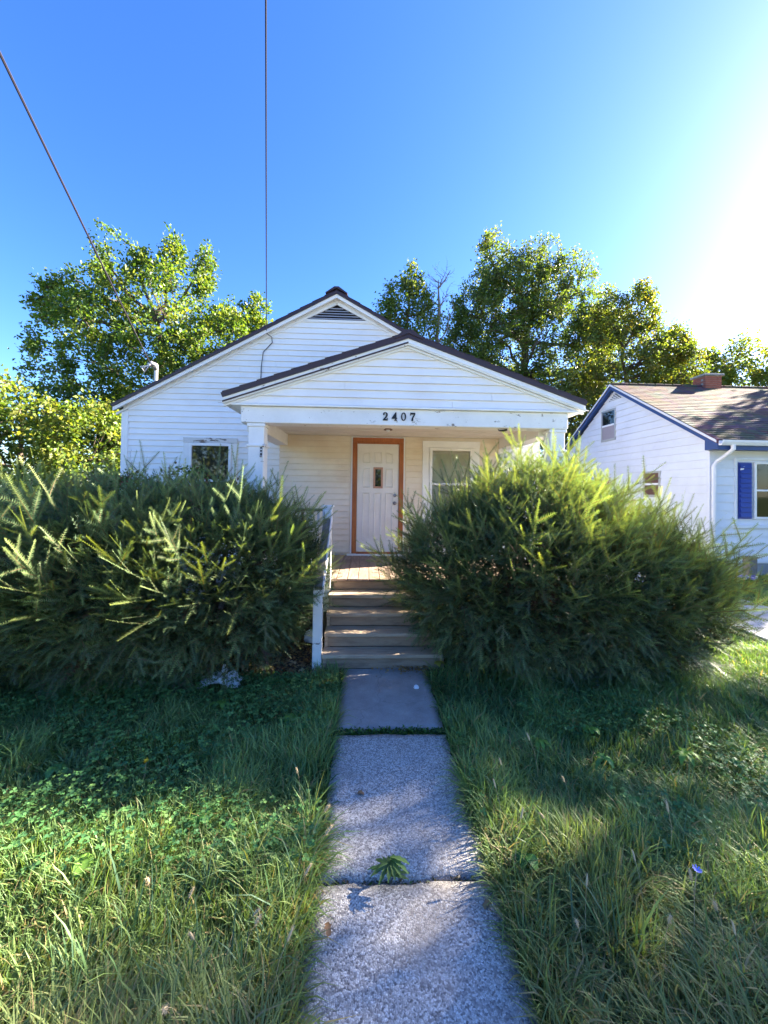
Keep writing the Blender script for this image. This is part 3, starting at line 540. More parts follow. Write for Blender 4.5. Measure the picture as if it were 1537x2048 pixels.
# ------------------------------------------------------------------ neighbour house
def neighbour():
    h = thing('neighbour_house', (14, 13, 0), 'pale blue house with brown shingle roof, blue trim and brick chimney beyond the driveway', 'house')
    X0, X1, Y0, Y1 = 8.6, 20.5, 9.33, 16.7; YC = 13.02; ZE, ZP = 3.30, 5.66; sl = (ZP-ZE)/(YC-Y0)
    MB().prism([(Y0, 0.30), (Y1, 0.30), (Y1, ZE), (YC, ZP), (Y0, ZE)], 'x', X0, X1).build('wall', 'siding_blue', h)
    B('foundation', 'concrete', h, X0+0.02, X1-0.02, Y0+0.02, Y1-0.02, -0.1, 0.30)
    gw = B('gable_wall', 'siding_blue', h, X0-0.006, X0-0.001, Y0+0.002, Y1-0.002, 0.28, ZE)
    lim = lambda z: (Y0, Y1) if z < ZE else (YC-(ZP-z)/sl, YC+(ZP-z)/sl)
    wg = [(12.98, 13.79, 3.86, 4.98), (10.93, 11.62, 1.90, 2.68)]
    siding(gw, 'siding_board', 'siding_blue', X0-0.006, 'x', 0.30, ZP-0.12, 0.215, lim, wg, 0.030, 0.003, 0.012)
    fwall = B('front_wall', 'siding_blue', h, X0+0.002, X1-0.002, Y0-0.006, Y0-0.001, 0.28, ZE-0.22)
    wf = [(9.22, 11.2, 1.25, 2.94)]
    siding(fwall, 'siding_board', 'siding_blue', Y0-0.006, 'y', 0.30, ZE-0.24, 0.215, lambda z: (X0, X1), wf, 0.030, 0.003, 0.012)
    B('corner_board', 'siding_blue', h, X0-0.032, X0+0.06, Y0-0.032, Y0+0.06, 0.28, ZE-0.23, 0.004)
    B('frieze_board', 'siding_blue', h, X0+0.06, X1, Y0-0.03, Y0-0.007, ZE-0.24, ZE-0.10)
    # roof
    ov = 0.42; ye = Y0-ov; ze = ZE-sl*ov*0.0
    ze = 3.24
    sr = (ZP+0.06-ze)/(YC-ye)
    rf = MB().prism([(ye, ze), (YC, ZP+0.06), (YC, ZP+0.14), (ye-0.02, ze+0.08)], 'x', X0-0.22, X1+0.2).build('roof', 'shingle', h)
    MB().prism([(2*YC-ye, ze), (YC, ZP+0.06), (YC, ZP+0.14), (2*YC-ye+0.02, ze+0.08)], 'x', X0-0.22, X1+0.2).build('roof', 'shingle', h)
    mb = MB(); L = YC-ye; nc = 33
    for k in range(nc):
        t0, t1 = k/nc, (k+1.25)/nc if k < nc-1 else 1.0
        x = X0-0.225-(0.16 if k % 2 else 0)
        while x < X1+0.2:
            a = max(x, X0-0.225); b = min(x+0.318, X1+0.2); j = random.uniform(0, 0.005)
            if b-a > 0.02:
                ya, yb = ye-0.025+(L+0.02)*t0, ye-0.025+(L+0.02)*t1; za = ze+0.084+sr*(ya-ye+0.02); zb = ze+0.084+sr*(yb-ye+0.02)
                mb.hexa([(a, ya, za-0.002), (b, ya, za-0.002), (b, yb, zb-0.002), (a, yb, zb-0.002), (a, ya, za+0.016+j), (b, ya, za+0.016+j), (b, yb, zb+0.001), (a, yb, zb+0.001)])
            x += 0.324
    tag(mb.build('shingles', 'shingle', rf), kind='stuff')
    for k in range(40): B('ridge_cap', 'shingle', rf, X0-0.22+k*0.31, X0-0.22+k*0.31+0.30, YC-0.13, YC+0.13, ZP+0.10, ZP+0.165+0.004*(k % 2), 0.02)
    for s in (-1, 1):   # gable fascia, blue with a pale drip edge
        y = YC+s*(YC-ye); q = [(YC, ZP+0.058), (y, ze-0.002), (y, ze-0.10), (YC, ZP-0.045)]
        MB().prism(q, 'x', X0-0.20, X0-0.165).build('fascia', 'blue', h)
        MB().prism([(YC, ZP+0.142), (y, ze+0.082), (y, ze+0.02), (YC, ZP+0.078)], 'x', X0-0.232, X0-0.221).build('drip_edge', 'gutter', h)
        MB().prism([(YC, ZP+0.03), (y, ze-0.03), (y, ze-0.05), (YC, ZP+0.01)], 'x', X0-0.164, X0-0.027).build('soffit', 'blue', h)
    MB().prism([(ye+0.005, ze-0.13), (Y0-0.035, ze-0.13), (Y0-0.035, ze+0.19), (ye+0.005, ze-0.005)], 'x', X0-0.163, X0-0.04).build('eave_return', 'blue', h)
    B('eave_fascia', 'blue', h, X0-0.16, X1+0.19, ye-0.004, ye+0.022, ze-0.15, ze+0.03); B('eave_soffit', 'blue', h, X0-0.038, X1+0.1, ye+0.024, Y0-0.032, ze-0.13, ze-0.11)
    g = MB().prism([(ye-0.006, ze+0.065), (ye-0.006, ze-0.05), (ye-0.085, ze-0.05), (ye-0.125, ze+0.02), (ye-0.130, ze+0.070), (ye-0.118, ze+0.070), (ye-0.10, ze+0.0), (ye-0.02, ze-0.02), (ye-0.018, ze+0.065)], 'x', X0-0.17, X1+0.2).build('gutter', 'gutter', h)
    MB().tube([(X0+0.14, ye-0.065, ze-0.03), (X0+0.14, ye-0.065, ze-0.14), (X0+0.13, ye+0.03, ze-0.22), (X0+0.07, Y0-0.13, ze-0.42), (X0+0.025, Y0-0.09, ze-0.52), (X0+0.02, Y0-0.09, 0.28), (X0+0.0, Y0-0.22, 0.14)], 0.048, 8).build('downspout', 'gutter', h)
    # chimney of separate bricks round a mortar core
    cx0, cx1, cy0, cy1, cz0, cz1 = 11.62, 12.20, 12.78, 13.30, 5.1, 6.12
    ch = B('chimney', 'mortar', h, cx0+0.012, cx1-0.012, cy0+0.012, cy1-0.012, cz0, cz1)
    z = cz0; k = 0
    while z < cz1-0.02:
        x = cx0-(0.105 if k % 2 else 0)
        while x < cx1-0.01:
            a, b = max(x, cx0), min(x+0.20, cx1)
            if b-a > 0.02: B('brick', 'brick', ch, a, b, cy0-random.uniform(0, .004), cy0+0.09, z, z+0.062)
            x += 0.21
        y = cy0+0.095+(0.0 if k % 2 else 0.10)
        while y < cy1-0.01:
            b = min(y+0.2, cy1); B('brick', 'brick', ch, cx0-random.uniform(0, .004), cx0+0.09, y, b, z, z+0.062); y += 0.21
        z += 0.072; k += 1
    B('cap', 'concrete', ch, cx0-0.06, cx1+0.06, cy0-0.06, cy1+0.06, cz1, cz1+0.07, 0.01); B('flashing', 'metal', ch, cx0-0.03, cx1+0.03, cy0-0.03, cy1+0.02, 5.50, 5.66)
    # gable end: vent and two windows (face -x)
    v = MB().prism([(YC-0.34, ZP-0.40), (YC+0.34, ZP-0.40), (YC, ZP-0.16)], 'x', X0-0.034, X0-0.029).build('gable_vent', 'dark', h)
    for k in range(4):
        z = ZP-0.39+k*0.055; w = 0.34*(ZP-0.17-z-0.03)/0.24
        if w > 0.03: B('slat', 'gutter', v, X0-0.048, X0-0.036, YC-w, YC+w, z, z+0.03)
    def xwin(y0, y1, z0, z1, lower, upper, lab):
        hw = B('window', 'dark', h, X0-0.006, X0-0.0065+0.003, y0, y1, z0, z1)
        for q in ((y0, y0+0.06, z0, z1), (y1-0.06, y1, z0, z1), (y0+0.06, y1-0.06, z1-0.06, z1), (y0+0.06, y1-0.06, z0, z0+0.07)): B('frame', 'metal', hw, X0-0.05, X0-0.007, q[0], q[1], q[2], q[3], 0.003)
        zm = (z0+z1)/2; B('meeting_rail', 'clean_white', hw, X0-0.046, X0-0.010, y0+0.06, y1-0.06, zm-0.03, zm+0.03)
        B('pane', upper, hw, X0-0.024, X0-0.018, y0+0.058, y1-0.058, zm+0.028, z1-0.058); B('pane', lower, hw, X0-0.030, X0-0.024, y0+0.058, y1-0.058, z0+0.068, zm-0.028)
        tag(hw, lab)
    xwin(12.98, 13.79, 3.86, 4.98, 'blind', 'glass', 'small attic window in the gable'); xwin(10.93, 11.62, 1.90, 2.68, 'red_reflection', 'red_reflection', 'lower side window with a red-brown reflection painted on its panes')
    # front window with curtain and blue shutter
    hw = B('window', 'dark', h, 9.24, 11.18, Y0-0.0055, Y0-0.003, 1.27, 2.92)
    casing(hw, 9.22, 11.2, 1.25, 2.94, 0.06, Y0-0.05, Y0-0.0065, 'siding_blue')
    B('sill', 'siding_blue', hw, 9.2, 11.22, Y0-0.09, Y0-0.007, 1.17, 1.248, 0.004)
    for k, x in enumerate((9.72,)):
        sash(hw, x, x+1.05, 1.40, 2.84, Y0-0.065, 0.055, 'clean_white', 'clear'); B('curtain', 'curtain', hw, x+0.12, x+0.42, Y0-0.014, Y0-0.008, 1.44, 2.78)
        B('muntin', 'clean_white', hw, x+0.51, x+0.54, Y0-0.058, Y0-0.040, 1.46, 2.78)
    sh = B('shutter', 'blue_bright', h, 9.315, 9.66, Y0-0.05, Y0-0.025, 1.40, 2.82, 0.003)
    for k in range(11): MB().hexa([(9.345, Y0-0.085, 1.45+k*0.122), (9.63, Y0-0.085, 1.45+k*0.122), (9.63, Y0-0.052, 1.45+k*0.122), (9.345, Y0-0.052, 1.45+k*0.122), (9.345, Y0-0.056, 1.560+k*0.122), (9.63, Y0-0.056, 1.560+k*0.122), (9.63, Y0-0.051, 1.560+k*0.122), (9.345, Y0-0.051, 1.560+k*0.122)]).build('slat', 'blue_bright', sh)
    n = MB().hexa([(9.33, Y0-0.076, 2.62), (9.42, Y0-0.076, 2.64), (9.42, Y0-0.072, 2.64), (9.33, Y0-0.072, 2.62), (9.35, Y0-0.074, 2.70), (9.44, Y0-0.074, 2.72), (9.44, Y0-0.070, 2.72), (9.35, Y0-0.070, 2.70)]).build('paper_note', 'plastic', h)
neighbour()

# ------------------------------------------------------------------ plants: shared builders
def place(proto, pos, rot, scale):
    """proto (N,3) -> (M*N,3)"""
    V = np.einsum('mij,nj->mni', rot, proto)*scale[:, None, None] + pos[:, None, :]
    return V.reshape(-1, 3)
def rep_idx(idx, M, N): return (idx[None] + (np.arange(M)*N)[:, None, None]).reshape(-1, idx.shape[1])

def yew_spray(rs, length, nlat, dens=0.0165):
    """one flat yew spray along +x: a stem with laterals, two ranks of needles. returns verts, tris, t (0 base .. 1 tip), stem flag"""
    V = []; T = []; tt = []; st = []
    def axis(o, d, n, L, t0, t1, bend):
        d = unit(d[None])[0]; side = unit(np.cross(n, d)[None])[0]; k = max(4, int(L/dens))
        def pt(s): return o + d*L*s + n*bend*L*s*s
        a = len(V); w = 0.0027
        for s_, ww in ((0, w*1.3), (0.5, w), (1, w*0.5)):
            p = pt(s_); V.extend([p+side*ww, p-side*ww]); tt.extend([t0+(t1-t0)*s_]*2); st.extend([1, 1])
        T.extend([(a, a+1, a+3), (a, a+3, a+2), (a+2, a+3, a+5), (a+2, a+5, a+4)])
        for i in range(k):
            s_ = (i+0.5)/k; p = pt(s_)
            for sg in (-1, 1):
                ln = (0.034*(1-0.45*s_**3))*rs.uniform(0.8, 1.15); fw = rs.uniform(0.2, 0.6); lift = rs.uniform(-0.1, 0.35)
                q = side*sg + d*fw + n*lift; q = q/np.linalg.norm(q); ax = d*(0.0037 if dens < 0.02 else 0.0095)
                a = len(V); V.extend([p-ax, p+ax, p+q*ln]); tt.extend([t0+(t1-t0)*s_]*3); st.extend([0]*3); T.append((a, a+1, a+2))
        for i in range(3):   # terminal tuft
            q = unit((d + side*rs.normal(0, 0.5) + n*rs.normal(0, 0.4))[None])[0]; p = pt(1); a = len(V); V.extend([p-side*0.002, p+side*0.002, p+q*0.02]); tt.extend([t1]*3); st.extend([0]*3); T.append((a, a+1, a+2))
        return pt
    o = np.zeros(3); n = np.array([0, 0, 1.0]); d = np.array([1.0, 0, 0]); pt = axis(o, d, n, length, 0.0, 1.0, rs.uniform(-0.22, 0.2))
    for j in range(nlat):
        s_ = (j+0.6)/(nlat+0.9)*0.85; sg = 1 if j % 2 else -1; L = length*(0.55-0.35*s_)*rs.uniform(0.7, 1.2)
        axis(pt(s_), np.array([0.85, sg*rs.uniform(0.5, 0.9), rs.uniform(-0.1, 0.35)]), n, L, s_*0.6, s_*0.6+0.4, rs.uniform(0, 0.15))
    return np.array(V), np.array(T, np.int32), np.array(tt), np.array(st)

def yew(name, base, label, lobes, n_spray, n_long, seed, group):
    rs = np.random.default_rng(seed); root = thing(name, base, label, 'shrub', group)
    lob = np.array(lobes); C, Rd = lob[:, :3], lob[:, 3:6]; wt = Rd[:, 0]*Rd[:, 2]; wt = wt/wt.sum()
    def inside(P, f):
        m = np.zeros(len(P), bool)
        for c, r in zip(C, Rd): m |= (((P-c)/(r*f))**2).sum(1) < 1
        return m
    def sample(n, r0, r1, up=-0.85):
        out = []; dirs = []
        while sum(len(a) for a in out) < n:
            k = rs.choice(len(lob), n, p=wt); D = unit(rs.normal(size=(n, 3))); D = D[(D[:, 2] > up)]; k = k[:len(D)]
            keep = rs.random(len(D)) < np.where(D[:, 1] > 0.30, 0.12, 1.0); D = D[keep]; k = k[keep]
            P = C[k]+D*Rd[k]*rs.uniform(r0, r1, (len(D), 1)); m = ~inside(P, r0*0.93) & (P[:, 2] > 0.08); out.append(P[m]); dirs.append(unit(D/Rd[k])[m])
        return np.vstack(out)[:n], np.vstack(dirs)[:n]
    allV = []; allT = []; allC = []; off = 0
    def emit(P, D, protos, smin, smax, up, jit, newfrac, dark):
        nonlocal off
        which = rs.integers(0, len(protos), len(P))
        for i, (V, T, tt, stf) in enumerate(protos):
            m = which == i; M = m.sum()
            if not M: continue
            p = P[m]; lowf = np.clip(p[:, 2:3]/1.5, 0, 1); d = unit(D[m] + np.array([0, 0, 1.0])*(up*(0.75+1.3*lowf)+0.06) + rs.normal(0, jit, (M, 3)))
            upv = unit(D[m]*0.6+np.array([0, 0, 1.0])+rs.normal(0, 0.35, (M, 3))); F = frames(d, upv); sc = rs.uniform(smin, smax, M)
            allV.append(place(V, p, F, sc)); allT.append(rep_idx(T, M, len(V))+off); off += M*len(V)
            old = np.array([0.055, 0.100, 0.056]); mid = np.array([0.115, 0.170, 0.075]); new = np.array([0.23, 0.27, 0.075]); brown = np.array([0.13, 0.085, 0.045])
            tint = rs.uniform(0.65, 1.5, (M, 1)); nf = np.clip(rs.normal(newfrac, 0.28, (M, 1)), 0, 1)
            g = np.clip((tt[None]-0.25)/0.75, 0, 1)**1.3
            a = g[..., None]*nf[:, None, :]
            base_c = old + (mid-old)*rs.random((M, 1)); c = base_c[:, None, :]*(1-a) + new*a
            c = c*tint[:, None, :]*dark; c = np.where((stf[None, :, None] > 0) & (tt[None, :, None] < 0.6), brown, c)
            dead = rs.random(M) < (0.05 if dark < 1 else 0.012); c[dead] = np.array([0.11, 0.055, 0.035])*rs.uniform(0.5, 1.0)
            allC.append(c.reshape(-1, 3))
    pr = [yew_spray(rs, rs.uniform(0.24, 0.40), rs.integers(2, 5)) for _ in range(8)]
    prc = [yew_spray(rs, 0.34, 3, 0.034) for _ in range(4)]
    prl = [yew_spray(rs, rs.uniform(0.45, 0.72), rs.integers(3, 6), 0.0150) for _ in range(6)]
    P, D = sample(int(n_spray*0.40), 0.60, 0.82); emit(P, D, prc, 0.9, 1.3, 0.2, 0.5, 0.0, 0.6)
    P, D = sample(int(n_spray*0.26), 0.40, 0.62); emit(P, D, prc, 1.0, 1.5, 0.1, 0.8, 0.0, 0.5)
    P, D = sample(n_spray, 0.80, 0.99); emit(P, D, pr, 0.55, 1.15, 0.20, 0.55, 0.20, 1.1)
    P, D = sample(n_long, 0.86, 0.99, -0.15); emit(P, D, prl, 0.45, 1.15, 0.34, 0.28, 0.62, 1.15)
    mesh_np('foliage', np.vstack(allV), tris=np.vstack(allT), col=np.vstack(allC), mat='needle', parent=root)
    mb = MB()
    for c, r in zip(C, Rd):
        for k in range(8):
            D = unit(rs.normal(size=3)); D[2] = abs(D[2])*0.9+0.1; D[1] = abs(D[1])*0.6; e = c+D*r*0.7
            b = Vector((base[0]+(c[0]-base[0])*0.6+rs.normal(0, 0.12), base[1]+(c[1]-base[1])*0.5+rs.normal(0, 0.12), -0.05)); e = Vector(e); m = b.lerp(e, 0.5)+Vector((0, 0, 0.18)); mb.tube([b, m, e], [0.035, 0.022, 0.006], 5)
    mb.build('stems', 'bark', root)
    return root

# right yew: broad dome hiding the right half of the porch; left yew: longer, flatter
yew('yew_bush', (2.05, 4.55, 0), 'huge dark yew bush right of the steps with sunlit pale tips along its top', [
    (1.95, 4.55, 0.98, 1.42, 1.02, 1.02), (2.75, 4.60, 0.82, 1.32, 1.0, 0.88), (1.45, 4.65, 0.92, 1.05, 0.85, 0.88), (2.1, 4.7, 1.38, 1.05, 0.8, 0.86), (3.2, 4.7, 0.68, 1.12, 0.95, 0.76)], 3500, 460, 11, 'yew bushes flanking the steps')
yew('yew_bush', (-2.4, 4.5, 0), 'huge dark yew bush left of the steps with long bright shoots sweeping out', [
    (-1.75, 4.50, 0.95, 1.12, 0.98, 0.92), (-2.7, 4.45, 0.95, 1.35, 1.05, 0.94), (-3.8, 4.55, 0.88, 1.3, 1.1, 0.92), (-1.35, 4.65, 1.0, 0.75, 0.72, 0.80)], 3700, 500, 12, 'yew bushes flanking the steps')

# ------------------------------------------------------------------ trees
def tree(name, base, label, lobes, nleaf, leaf, palette, seed, n1=9, n2=70, n3=420, group=None, trunk=0.22, bark='bark', upright=0.5, cat='tree'):
    rs = np.random.default_rng(seed); root = thing(name, base, label, cat, group); lob = np.array(lobes, float); C, Rd = lob[:, :3], lob[:, 3:6]
    vol = Rd.prod(1)**0.56; wt = vol/vol.sum(); base = np.array(base, float)
    def sample(n, r0=0.0):
        k = rs.choice(len(lob), n, p=wt); D = unit(rs.normal(size=(n, 3))); r = (rs.random((n, 1))*(1-r0**3)+r0**3)**(1/3); return C[k]+D*Rd[k]*r
    top = C[np.argmax(C[:, 2])].copy(); tips1 = sample(n1, 0.3); tips1[:len(C)] = C[:n1]
    ctr = (C*wt[:, None]).sum(0); mb = MB()
    tp = [base + (np.array([0, 0, -0.2])), base+np.array([rs.normal(0, 0.1), rs.normal(0, 0.1), max(0.8, (ctr[2])*0.4)]), np.array([ctr[0]*0.6+base[0]*0.4, ctr[1]*0.6+base[1]*0.4, ctr[2]]), np.array([ctr[0], ctr[1], ctr[2]+Rd[:, 2].mean()*0.6])]
    pts = []
    def curve(a, b, r0, r1, n=5, sag=0.12, k=4):
        L = np.linalg.norm(b-a); m = [a+(b-a)*t + np.array([0, 0, 1])*(-sag*L*4*t*(1-t)*0.5) + rs.normal(0, 0.03*L, 3)*(1 if 0 < t < 1 else 0) for t in np.linspace(0, 1, n)]
        mb.tube([tuple(q) for q in m], list(np.linspace(r0, r1, n)), k, False); return m
    tl = []
    for a, b, r0, r1 in zip(tp[:-1], tp[1:], (trunk, trunk*0.8, trunk*0.5), (trunk*0.8, trunk*0.5, trunk*0.15)):
        m = curve(a, b, r0, r1, 4, 0.0, 8); tl += m
    tl = np.array(tl[4:]); lv1 = []
    for e in tips1:
        d = np.linalg.norm(tl-e, axis=1) + np.maximum(0, tl[:, 2]-e[2]+1.0)*1.5; a = tl[np.argmin(d)]; lv1 += curve(a, e, trunk*0.38, trunk*0.10, 6, 0.12, 5)
    lv1 = np.array(lv1); lv2 = []
    for e in sample(n2, 0.4):
        d = np.linalg.norm(lv1-e, axis=1)+np.maximum(0, lv1[:, 2]-e[2]+0.3); a = lv1[np.argmin(d)]; lv2 += curve(a, e, trunk*0.12, trunk*0.045, 4, 0.08, 4)
    lv2 = np.array(lv2); tw = []; td = []
    for e in sample(n3, 0.55):
        d = np.linalg.norm(lv2-e, axis=1); a = lv2[np.argmin(d)]; m = curve(a, e, trunk*0.045, trunk*0.018, 3, 0.02, 3); tw.append((a, e))
    mb.build('trunk', bark, root)
    if nleaf:
        tw = np.array(tw); k = rs.integers(0, len(tw), nleaf); s_ = rs.beta(2.0, 0.9, (nleaf, 1))
        P = tw[k, 0]+(tw[k, 1]-tw[k, 0])*s_*1.06 + rs.normal(0, leaf*0.9, (nleaf, 3)); D = unit(tw[k, 1]-tw[k, 0])
        d = unit(D*0.5+rs.normal(0, 0.75, (nleaf, 3))+np.array([0, 0, -0.25+upright*0.5])); up = unit(rs.normal(0, 0.8, (nleaf, 3))+np.array([0, 0, 0.9])); F = frames(d, up)
        proto = np.array([[0, 0, 0], [0.42, 0.33, 0.08], [1, 0, -0.08], [0.42, -0.33, 0.08]]); T = np.array([[0, 2, 1], [0, 3, 2]], np.int32)
        sc = leaf*rs.uniform(0.65, 1.25, nleaf); V = place(proto, P, F, sc); pal = np.array(palette); cl = rs.integers(0, len(pal), len(tw)); c = pal[np.where(rs.random(nleaf) < 0.6, cl[k], rs.integers(0, len(pal), nleaf))]*rs.uniform(0.7, 1.3, (nleaf, 1))
        mesh_np('crown', V, tris=rep_idx(T, nleaf, 4), col=np.repeat(c, 4, 0), mat='leaf', parent=root)
    return root
G1 = [(0.075, 0.13, 0.022), (0.10, 0.16, 0.03), (0.055, 0.105, 0.02), (0.15, 0.18, 0.03)]
G2 = [(0.085, 0.125, 0.045), (0.11, 0.145, 0.05), (0.14, 0.16, 0.05), (0.075, 0.105, 0.045)]
G3 = [(0.10, 0.135, 0.03), (0.14, 0.165, 0.035), (0.15, 0.13, 0.03), (0.11, 0.15, 0.035), (0.075, 0.11, 0.03), (0.09, 0.13, 0.03)]
G4 = [(0.12, 0.18, 0.035), (0.16, 0.20, 0.045), (0.10, 0.16, 0.03), (0.20, 0.21, 0.05)]
tree('maple_tree', (-8.0, 15.5, 0), 'spreading green maple with upright shoots rising behind the left side of the white house', [
    (-7.9, 15, 7.0, 3.7, 3.0, 3.5), (-10.2, 15, 6.6, 2.4, 2.2, 3.0), (-5.5, 15, 6.8, 2.2, 2.2, 2.4), (-10.3, 15, 10.8, 0.42, 0.42, 1.4), (-8.9, 15, 10.3, 0.55, 0.5, 1.1), (-7.7, 15, 10.6, 0.40, 0.4, 1.3), (-6.4, 15, 10.3, 0.40, 0.4, 1.2), (-12.3, 15, 9.0, 0.45, 0.45, 1.1), (-4.5, 15, 8.6, 0.6, 0.5, 0.9), (-11.4, 15, 9.4, 0.5, 0.5, 0.9)],
    52000, 0.13, G1, 21, 14, 130, 1300, None, 0.24, upright=0.9)
tree('young_tree', (-9.6, 11.2, 0), 'bright yellow-green leafy tree at the left edge below the maple', [(-10.2, 11, 3.0, 1.9, 1.5, 2.3), (-8.2, 11.6, 2.7, 1.6, 1.4, 2.0), (-11.2, 10.6, 3.6, 1.2, 1.2, 1.8)], 22000, 0.125, G4, 22, 8, 70, 650, None, 0.12)
tree('understory_tree', (-7.0, 13.6, 0), 'darker green low tree filling the gap beside the left wall of the white house', [(-7.2, 13.4, 2.6, 1.9, 1.5, 2.5), (-9.4, 14.0, 2.4, 2.0, 1.5, 2.3), (-12.5, 13.5, 2.6, 2.2, 1.5, 2.4)], 15000, 0.16, G2+G1, 23, 8, 70, 600, None, 0.12)
tree('broadleaf_tree', (9.5, 24.5, 0), 'tallest dense green tree standing behind the right side of the porch', [
    (8.6, 24, 11.5, 2.9, 2.6, 5.6), (11.6, 24, 10.5, 3.2, 2.6, 6.0), (13.4, 24, 9.0, 2.0, 2.2, 5.6), (7.8, 24, 16.4, 1.3, 1.2, 2.4), (10.8, 24, 15.6, 1.9, 1.4, 3.1), (13.2, 24, 14.8, 1.7, 1.3, 2.9), (6.3, 24, 9.0, 2.3, 2.0, 4.2), (5.4, 24, 11.4, 1.3, 1.0, 3.0), (14.8, 24, 12.4, 1.2, 1.2, 2.2), (9.3, 24, 14.0, 2.4, 2.0, 3.0), (7.0, 24, 13.0, 1.8, 1.6, 3.2), (15.2, 24, 10.0, 1.9, 1.6, 4.2)], 76000, 0.16, G2+G1[:2], 24, 18, 200, 2000, None, 0.42)
tree('slender_tree', (2.0, 21, 0), 'thin open-crowned tree beside the bare branches behind the porch gable', [(1.9, 21, 12.0, 1.5, 1.1, 1.9), (2.9, 21, 10.5, 1.1, 1.0, 2.6), (0.9, 21, 11.5, 0.9, 0.8, 1.2), (2.2, 21, 13.4, 0.7, 0.6, 1.0)], 7500, 0.16, G1+G2, 25, 8, 50, 320, None, 0.13)
tree('bare_tree', (4.1, 22, 0), 'bare grey leafless treetop between the thin tree and the tall dense tree', [(3.9, 22, 12.2, 1.1, 0.8, 3.4), (4.4, 22, 13.5, 0.6, 0.5, 2.2), (3.4, 22, 13.2, 0.5, 0.5, 2.0)], 0, 0.2, G1, 26, 12, 70, 260, None, 0.15, 'deadbark')
tree('turning_tree', (14.4, 20.5, 0), 'olive tree with rusty autumn patches just left of the brick chimney', [(13.6, 20, 8.6, 2.5, 2.0, 4.2), (15.9, 20, 7.8, 2.0, 1.8, 3.6), (12.8, 20, 11.4, 0.8, 0.8, 1.8), (14.6, 20, 11.9, 0.9, 0.8, 1.6), (16.4, 20, 9.8, 0.8, 0.8, 1.3), (11.0, 20.5, 6.0, 2.0, 1.8, 3.5)], 42000, 0.145, G3, 27, 12, 120, 1100, None, 0.22)
tree('backlit_tree', (21.5, 22.5, 0), 'yellow backlit tree above the neighbour roof at the right edge', [(19.6, 22, 7.0, 2.1, 1.8, 3.7), (22.6, 22, 7.6, 2.4, 1.8, 4.2), (17.6, 22, 6.8, 1.8, 1.6, 3.8), (25.5, 22, 7.0, 2.4, 2, 4)], 44000, 0.18, G3+G4, 28, 10, 90, 800, None, 0.2)
tree('thicket_tree', (9.5, 20.5, 0), 'low dark green tree in the gap between the porch and the neighbour house', [(8.6, 20.5, 4.2, 2.6, 1.8, 3.6), (12.0, 21, 4.4, 2.4, 1.8, 3.6), (5.6, 21, 4.6, 2.0, 1.8, 3.4)], 18000, 0.18, G2, 29, 8, 70, 650, None, 0.16)
tree('unseen_shade_tree', (17.5, 7.2, 0), 'leafy tree out of view, its crown shaped to filter sun over the front lawn', [(16.3, 7.5, 7.5, 1.7, 0.9, 1.7), (16.3, 6.7, 7.9, 1.7, 0.85, 2.2), (16.3, 5.6, 7.4, 1.6, 0.9, 2.3), (16.2, 4.4, 6.9, 1.4, 0.9, 2.1), (16.2, 8.4, 7.6, 1.2, 0.6, 1.5)], 15000, 0.115, G2, 31, 10, 110, 1500, None, 0.2)  # tree added out of view, crown lobes placed to filter sun onto the lawn
tree('side_yard_tree', (22.0, 14.0, 0), 'leafy tree whose shade falls over the neighbour roof', [(21.8, 13.5, 8.0, 2.2, 2.2, 2.8)], 4500, 0.26, G2, 32, 7, 50, 320, None, 0.2)

# ------------------------------------------------------------------ wires
def wire(name, a, b, sag, r, label):
    a, b = Vector(a), Vector(b); pts = [a.lerp(b, t) - Vector((0, 0, sag*4*t*(1-t))) for t in np.linspace(0, 1, 26)]
    o = MB().tube(pts, r, 6).build(name, 'wire', None); tag(o, label, 'wire', None)
wire('power_line', (-4.40, 7.92, 4.44), (1.9, -12.0, 8.2), 0.12, 0.011, 'thick twisted service wire slanting down to the metal mast on the roof')
wire('power_line', (-1.86, 6.95, 4.84), (3.0, -12.0, 8.1), 0.08, 0.0075, 'thin near-vertical wire ending at the roof edge beside the gable')

# ------------------------------------------------------------------ grass
def blades(pos, h, w, lean_dir, lean, col, tipcol):
    n = len(pos); ts = np.array([0, 0.38, 0.74, 1.0]); L = np.column_stack([np.cos(lean_dir), np.sin(lean_dir)]); S = np.column_stack([-np.sin(lean_dir+rng.normal(0, 0.5, n)), np.cos(lean_dir)])
    V = np.zeros((n, 7, 3)); Cc = np.zeros((n, 7, 3)); j = 0
    for i, t in enumerate(ts):
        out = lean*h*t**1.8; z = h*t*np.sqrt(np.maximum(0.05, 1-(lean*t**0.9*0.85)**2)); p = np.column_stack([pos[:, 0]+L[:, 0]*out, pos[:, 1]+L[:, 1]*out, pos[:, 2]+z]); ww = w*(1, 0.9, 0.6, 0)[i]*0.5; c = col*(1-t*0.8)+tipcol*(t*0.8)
        for sg in ((-1, 1) if i < 3 else (0,)):
            V[:, j, :] = p; V[:, j, 0] += S[:, 0]*ww*sg; V[:, j, 1] += S[:, 1]*ww*sg; Cc[:, j] = c; j += 1
    q = np.array([[0, 1, 3, 2], [2, 3, 5, 4]], np.int32); t3 = np.array([[4, 5, 6]], np.int32)
    return V.reshape(-1, 3), rep_idx(t3, n, 7), rep_idx(q, n, 7), Cc.reshape(-1, 3)
def on_path(P, m=0.0): return (P[:, 0] > -0.22+m) & (P[:, 0] < 0.655-m) & (P[:, 1] < 4.36)
